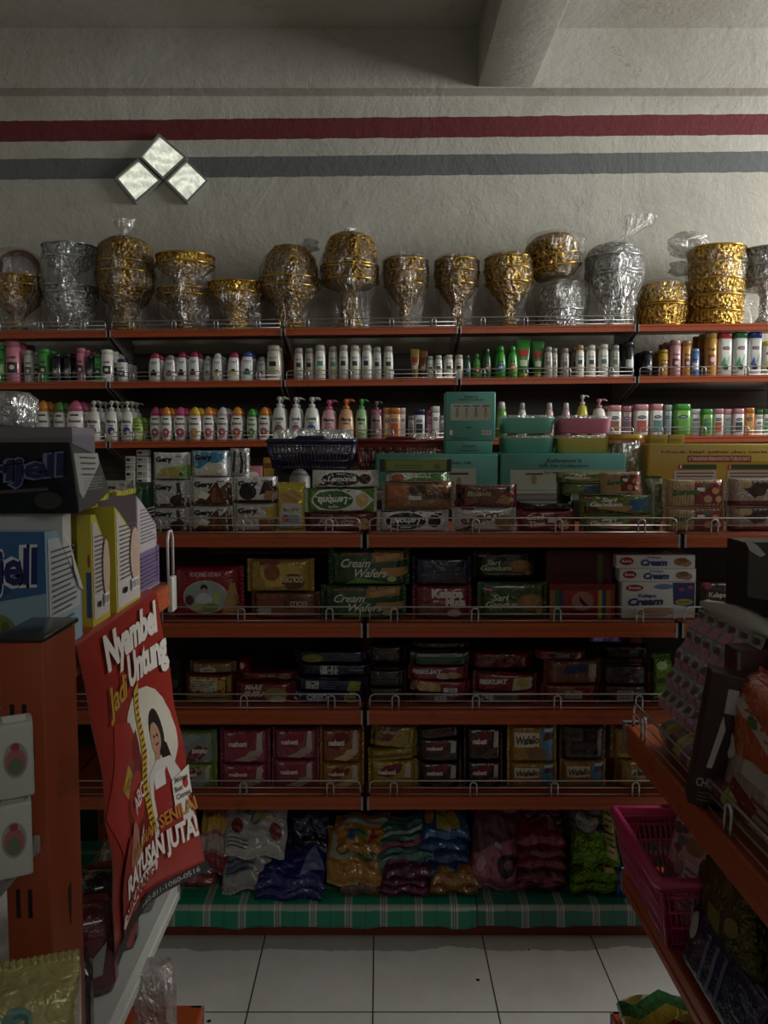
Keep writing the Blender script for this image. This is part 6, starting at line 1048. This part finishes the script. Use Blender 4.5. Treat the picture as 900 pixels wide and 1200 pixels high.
# hanging sachet strips (pink bottles on grey-green): rows of joined sachets
SA = P(820, 712, 1.70), P(900, 748, 1.37), P(822, 866, 1.46), P(772, 826, 1.68)   # TL TR BR BL
ss = thing('sachet_strips', 'hanging sheet of small pink and grey-green sachets over the right aisle shelf', 'sachets', SA[0])
def sf(u, v, e):
    p = (SA[0]*(1-u)+SA[1]*u)*v+(SA[3]*(1-u)+SA[2]*u)*(1-v); return p-SA[0]+Vector((-e-.008*math.sin(PI*v)-.004*math.sin(v*26), -e*.5, 0))
for r_ in range(5):
    for c_ in range(6):
        u0, u1, v1, v0 = c_/6, (c_+1)/6-.001, 1-r_/5, 1-(r_+1)/5+.002; m = MB(); n = 6; F = lambda a, b, e: sf(u0+(u1-u0)*a, v0+(v1-v0)*b, e)
        for e_, sg in ((.0, 0), (.0, 1)):
            m.add([F(i/n, k/n, (.003*math.sin(PI*i/n)**.6*math.sin(PI*k/n)**.6 if sg else -.001)) for i in range(n+1) for k in range(n+1)], [(i*(n+1)+k, i*(n+1)+k+1, (i+1)*(n+1)+k+1, (i+1)*(n+1)+k) for i in range(n) for k in range(n)], foil('#98a59f') if sg else foil('#807a80'), True)
        D = Deco(lambda a, b, e: F(a, b, e+.003*max(0, math.sin(PI*a))**.6*max(0, math.sin(PI*b))**.6), .05, .07, .02); D.base = .0008
        D.draw([('p', [(.12, .04), (.1, .42), (.3, .52), (.7, .52), (.9, .42), (.88, .04)], '#b8709a'), ('e', .5, .45, .4, .06, '#b98a9c'), ('e', .5, .72, .26, .14, '#7c3c50'), ('e', .4, .64, .14, .08, '#5c4a4c'), ('r', .2, .9, .8, .96, '#9aa89c')], m, m); m.recalc = False; m.build('sachet', ss)
cu = lambda *a, **k: cushionpack(*a, **k)
# upper black carton with orange panel and grey flap
bx = prof_box([(1.44, 1.047), (1.44, 1.20), (1.60, 1.20), (1.60, 1.047)], .705, .92, 'black carton with orange corner and open grey flap on the upper right shelf', '#1a1718', None, [('r', .28, .55, .98, .98, '#a85420'), ('r', .06, .12, .3, .26, '#8c8c88'), ('lines', .4, .1, .9, .3, 4, '#4c4a4a')], name='display_carton')
m = MB(); x0_ = -.215-.035; m.prism([(x0_, .065), (x0_, .15), (x0_+.005, .165), (x0_+.045, .165), (x0_+.05, .15), (x0_+.05, .07), (x0_+.04, .058)], -.012, -.008, card('#55534e')); m.build('cardboard_flap', bx)
m = MB(); m.add([(x0_-.012, -.02, .168), (x0_+.0, -.015, .15), (x0_+.02, -.012, .138), (x0_+.03, -.012, .142), (x0_+.012, -.016, .16), (x0_-.01, -.02, .172)], [(0, 1, 2, 3, 4, 5)], card('#d8d6d0')); m.add([(x0_-.012, -.0185, .168), (x0_+.0, -.0135, .15), (x0_+.02, -.0105, .138), (x0_+.03, -.0105, .142), (x0_+.012, -.0145, .16), (x0_-.01, -.0185, .172)], [(5, 4, 3, 2, 1, 0)], card('#d8d6d0')); m.build('torn_paper', bx)
# striped pack on shelf A, bands run across it
o = thing('striped_snack_pack', 'snack pack with yellow green brown and blue bands behind the right wire guard', 'snack bag', (.665, 1.66, AZ+.002), (0, 0, 0)); m = MB(); cs = ['#9c8c1c', '#2c6c3c', '#9c8c1c', '#5c3420', '#9c8c1c', '#7c3c6c', '#a08c1c', '#24609c', '#9c8c1c', '#7c2c3c', '#8c9c24', '#1c3c5c']
for i, c in enumerate(cs):
    vs = []; n = 18
    for yy in (i, i+1):
        t = yy/len(cs); k = (max(.02, 1-abs(2*t-1)**4))**.5; y = -t*.42
        for j in range(n): a = 2*PI*j/n; vs.append((.098*k**.3*math.copysign(abs(math.cos(a))**.6, math.cos(a)), y+.02*math.cos(a), .036+.035*k*math.sin(a)))
    m.add(vs, [(j, (j+1) % n, n+(j+1) % n, n+j) for j in range(n)]+([tuple(range(n))] if i == 0 else [])+([tuple(range(n, 2*n))] if i == 11 else []), foil(c), True)
m.build('wrapper', o)
pack(812, 858, 771, 930, 'tall dark chocolate carton leaning beside the sachets', '#30120f', [('p', [(.3, .3), (.5, .7), (.62, .6), (.45, .3)], '#b8b0a8'), ('r', .5, .72, .8, .9, '#a8a49c'), ('t', 'CHOCO', .5, .18, .1, '#a89c90', .8), ('lines', .2, .04, .8, .12, 3, '#6c5c50')], 'box', Y=1.33, d=.05, name='display_carton', z=AZ+.003, roll=.14, yaw=-.25)
pack(857, 912, 790, 960, 'red-brown carton with pale edge behind the orange bag', '#4c1c1a', [('r', .02, .02, .1, .98, '#8c7c78'), ('r', .3, .5, .8, .8, '#2c1414')], 'box', Y=1.38, d=.05, name='display_carton', z=AZ+.003, cat='carton')
def sidepack(yf, yn, x, zb, zt, label, c, des, tilt=0, lean=0, dd=.05, name=None, cat=None, mat=foil, L=.02):
    """bag facing the aisle (-X): spans from Y=yf (far) to yn (near)"""
    w, h = yf-yn, zt-zb; q = pack(CX-w*FPX/2, CX+w*FPX/2, 520-h*FPX, 520, label, c, des, 'vpillow', Y=1.0, d=dd, L=L, mat=mat, name=name, cat=cat, seed=int(yf*100+zb*77))
    q.location = (x, (yf+yn)/2, zb); q.rotation_mode = 'ZYX'; q.rotation_euler = (tilt, lean, -PI/2); q.rotation_mode = 'XYZ'
    q.rotation_euler = (Matrix.Rotation(-PI/2, 3, 'Z') @ Matrix.Rotation(lean, 3, 'Y') @ Matrix.Rotation(tilt, 3, 'X')).to_euler(); return q
sidepack(1.36, 1.13, .635, AZ+.05, 1.005, 'crumpled orange bag with a printed ribbon band on the right shelf', '#c8501c', [('p', [(.0, .72), (.1, .8), (.5, .68), (1, .52), (1, .4), (.5, .56)], '#b8a49c'), ('e', .4, .64, .08, .05, '#3c6c3c'), ('r', .5, .22, .8, .32, '#8c2c14'), ('e', .1, .3, .14, .12, '#b8b0a4')], -.12, .06, .09)
sidepack(1.34, 1.10, .600, AZ+.002, AZ+.15, 'clear and red-white wrapped pack low behind the nearer wire guard', '#a09088', [('p', [(.1, .1), (.2, .5), (.6, .4), (.5, .1)], '#7c1c20'), ('r', .3, .6, .9, .8, '#a8a49c'), ('lines', .5, .1, .9, .5, 4, '#7c3030')], -.2, 0, .05)
sidepack(1.08, .86, .61, AZ+.002, AZ+.17, 'dark red film pack lying nearest behind the wire guard', '#3c1418', [('lines', .1, .2, .9, .8, 5, '#8c6c6c')], -.2, 0, .05)
sidepack(1.52, 1.38, .70, AZ+.10, 1.01, 'dim orange-red bag corner behind the chocolate carton', '#8c3414', [('r', .2, .3, .7, .5, '#5c1c14')], -.1, 0, .04)
# pink basket on shelf B with bags
pb = basket(CX-.16*FPX, CX+.16*FPX, 520-.138*FPX, 520, 1.0, .30, '#d42a6a', 'bright pink plastic basket on the lower right shelf', 1.39-.0, taper=.82, rr_=.012)
pb.location = (.685, 1.585, BZ2+.002)
BH = max(v.co.z for v in pb.children[0].data.vertices); pb.scale = (1, 1, .138/BH)
sidepack(1.62, 1.40, .60, BZ2+.02, .685, 'white seasoning bag with leaf and bread pictures leaning in the pink basket', '#b4aea8', [('e', .55, .85, .2, .07, '#8c7034'), ('e', .65, .62, .2, .07, '#8c7034'), ('r', .0, .0, .45, .4, '#6c4448'), ('e', .3, .55, .08, .04, '#5c5450'), ('e', .2, .7, .1, .05, '#5c5450'), ('e', .38, .72, .08, .04, '#5c5450'), ('e', .4, .4, .1, .05, '#8c8884'), ('e', .36, .62, .1, .04, '#3c7c74'), ('r', .55, .1, .9, .5, '#b8b4b0'), ('lines', .58, .14, .88, .46, 6, '#5c5450')], -.3, -.25, .045)
sidepack(1.50, 1.30, .72, BZ2+.02, .70, 'plain pale bag behind the seasoning bag in pink basket', '#8c8480', [('r', .2, .4, .7, .6, '#7c7470')], -.1, .1, .05)
OL = [('p', [(.1, .1), (.3, .6), (.5, .5), (.4, .1)], '#6c6a1c'), ('e', .7, .4, .14, .08, '#7c6c20'), ('p', [(.55, .6), (.7, .9), (.8, .7)], '#4c4a1c')]
sidepack(1.40, 1.16, .60, BZ2+.063, .685, 'tall olive foil pouch with sharp corner in front of the pink basket', '#55500f', OL, -.12, -.5, .04, 'foil_pouch', 'pouch', metalfoil)
sidepack(1.24, 1.02, .655, BZ2+.003, .63, 'dark gold foil pouch right of the sharp-cornered one', '#4a4210', OL, -.15, .1, .05, 'foil_pouch', 'pouch', metalfoil)
sidepack(1.02, .80, .62, BZ2+.003, .60, 'dark olive crinkled pouch nearest the frame bottom right', '#3c380e', OL, -.2, 0, .05, 'foil_pouch', 'pouch', metalfoil)
sidepack(1.42, 1.20, .572, BZ2+.003, .53, 'thin yellow-edged pouch beside the navy snack bag', '#6c6838', [('r', .2, .3, .8, .6, '#7c746c')], -.35, 0, .02, 'foil_pouch', 'pouch')
for a_, b_, lab in ((1.425, 1.14, 'navy snack bag standing along the lower right shelf edge, farther'), (1.12, .86, 'navy snack bag with pale stripes along lower right shelf edge, nearer')):
    sidepack(a_, b_, .568, BZ2+.003, BZ2+.125, lab, '#141850', [('r', .3, .05, .34, .95, '#6c6c84'), ('r', .42, .05, .46, .95, '#6c6c84'), ('r', .54, .05, .58, .95, '#5c5c7c'), ('e', .1, .7, .06, .2, '#a8a8a4')], -.25, 0, .03)
# base shelf goods
o = thing('zigzag_snack_bag', 'yellow green and red zigzag snack bag on the rack base at bottom right', 'snack bag', (.62, 1.71, .103)); m = MB(); cs = ['#b8a41c', '#2c7c3c', '#b8a41c', '#8c2c1c', '#b8a41c']
for i, c in enumerate(cs):
    vs = []; n = 20
    for yy in (i, i+1):
        t = yy/5; k = (max(.03, 1-abs(2*t-1)**4))**.5; y = -t*.24
        for j in range(n): a = 2*PI*j/n; x = math.cos(a); vs.append((.095*k**.3*math.copysign(abs(x)**.6, x), y+(abs(((x*2) % 2)-1)-.5)*.05*(0 if yy in (0, 5) else 1), .04+.038*k*math.sin(a)))
    m.add(vs, [(j, (j+1) % n, n+(j+1) % n, n+j) for j in range(n)]+([tuple(range(n))] if i == 0 else [])+([tuple(range(n, 2*n))] if i == 4 else []), foil(c), True)
m.build('wrapper', o)
prof_box([(1.22, .101), (1.22, .29), (1.40, .31), (1.40, .101)], .55, .68, 'beige ribbed carton on the rack base under the navy bags', '#8c7c5c', (.92, '#8c7c5c', [('lines', .05, .05, .95, .95, 8, '#5c4c34')]), [('lines', .05, .05, .95, .95, 6, '#5c4c34')])
for o_ in [x for x in bpy.data.objects if x.parent is None]: o_.location.z -= FZ      # bring the floor to z = 0
print('OBJECTS', len(bpy.data.objects))
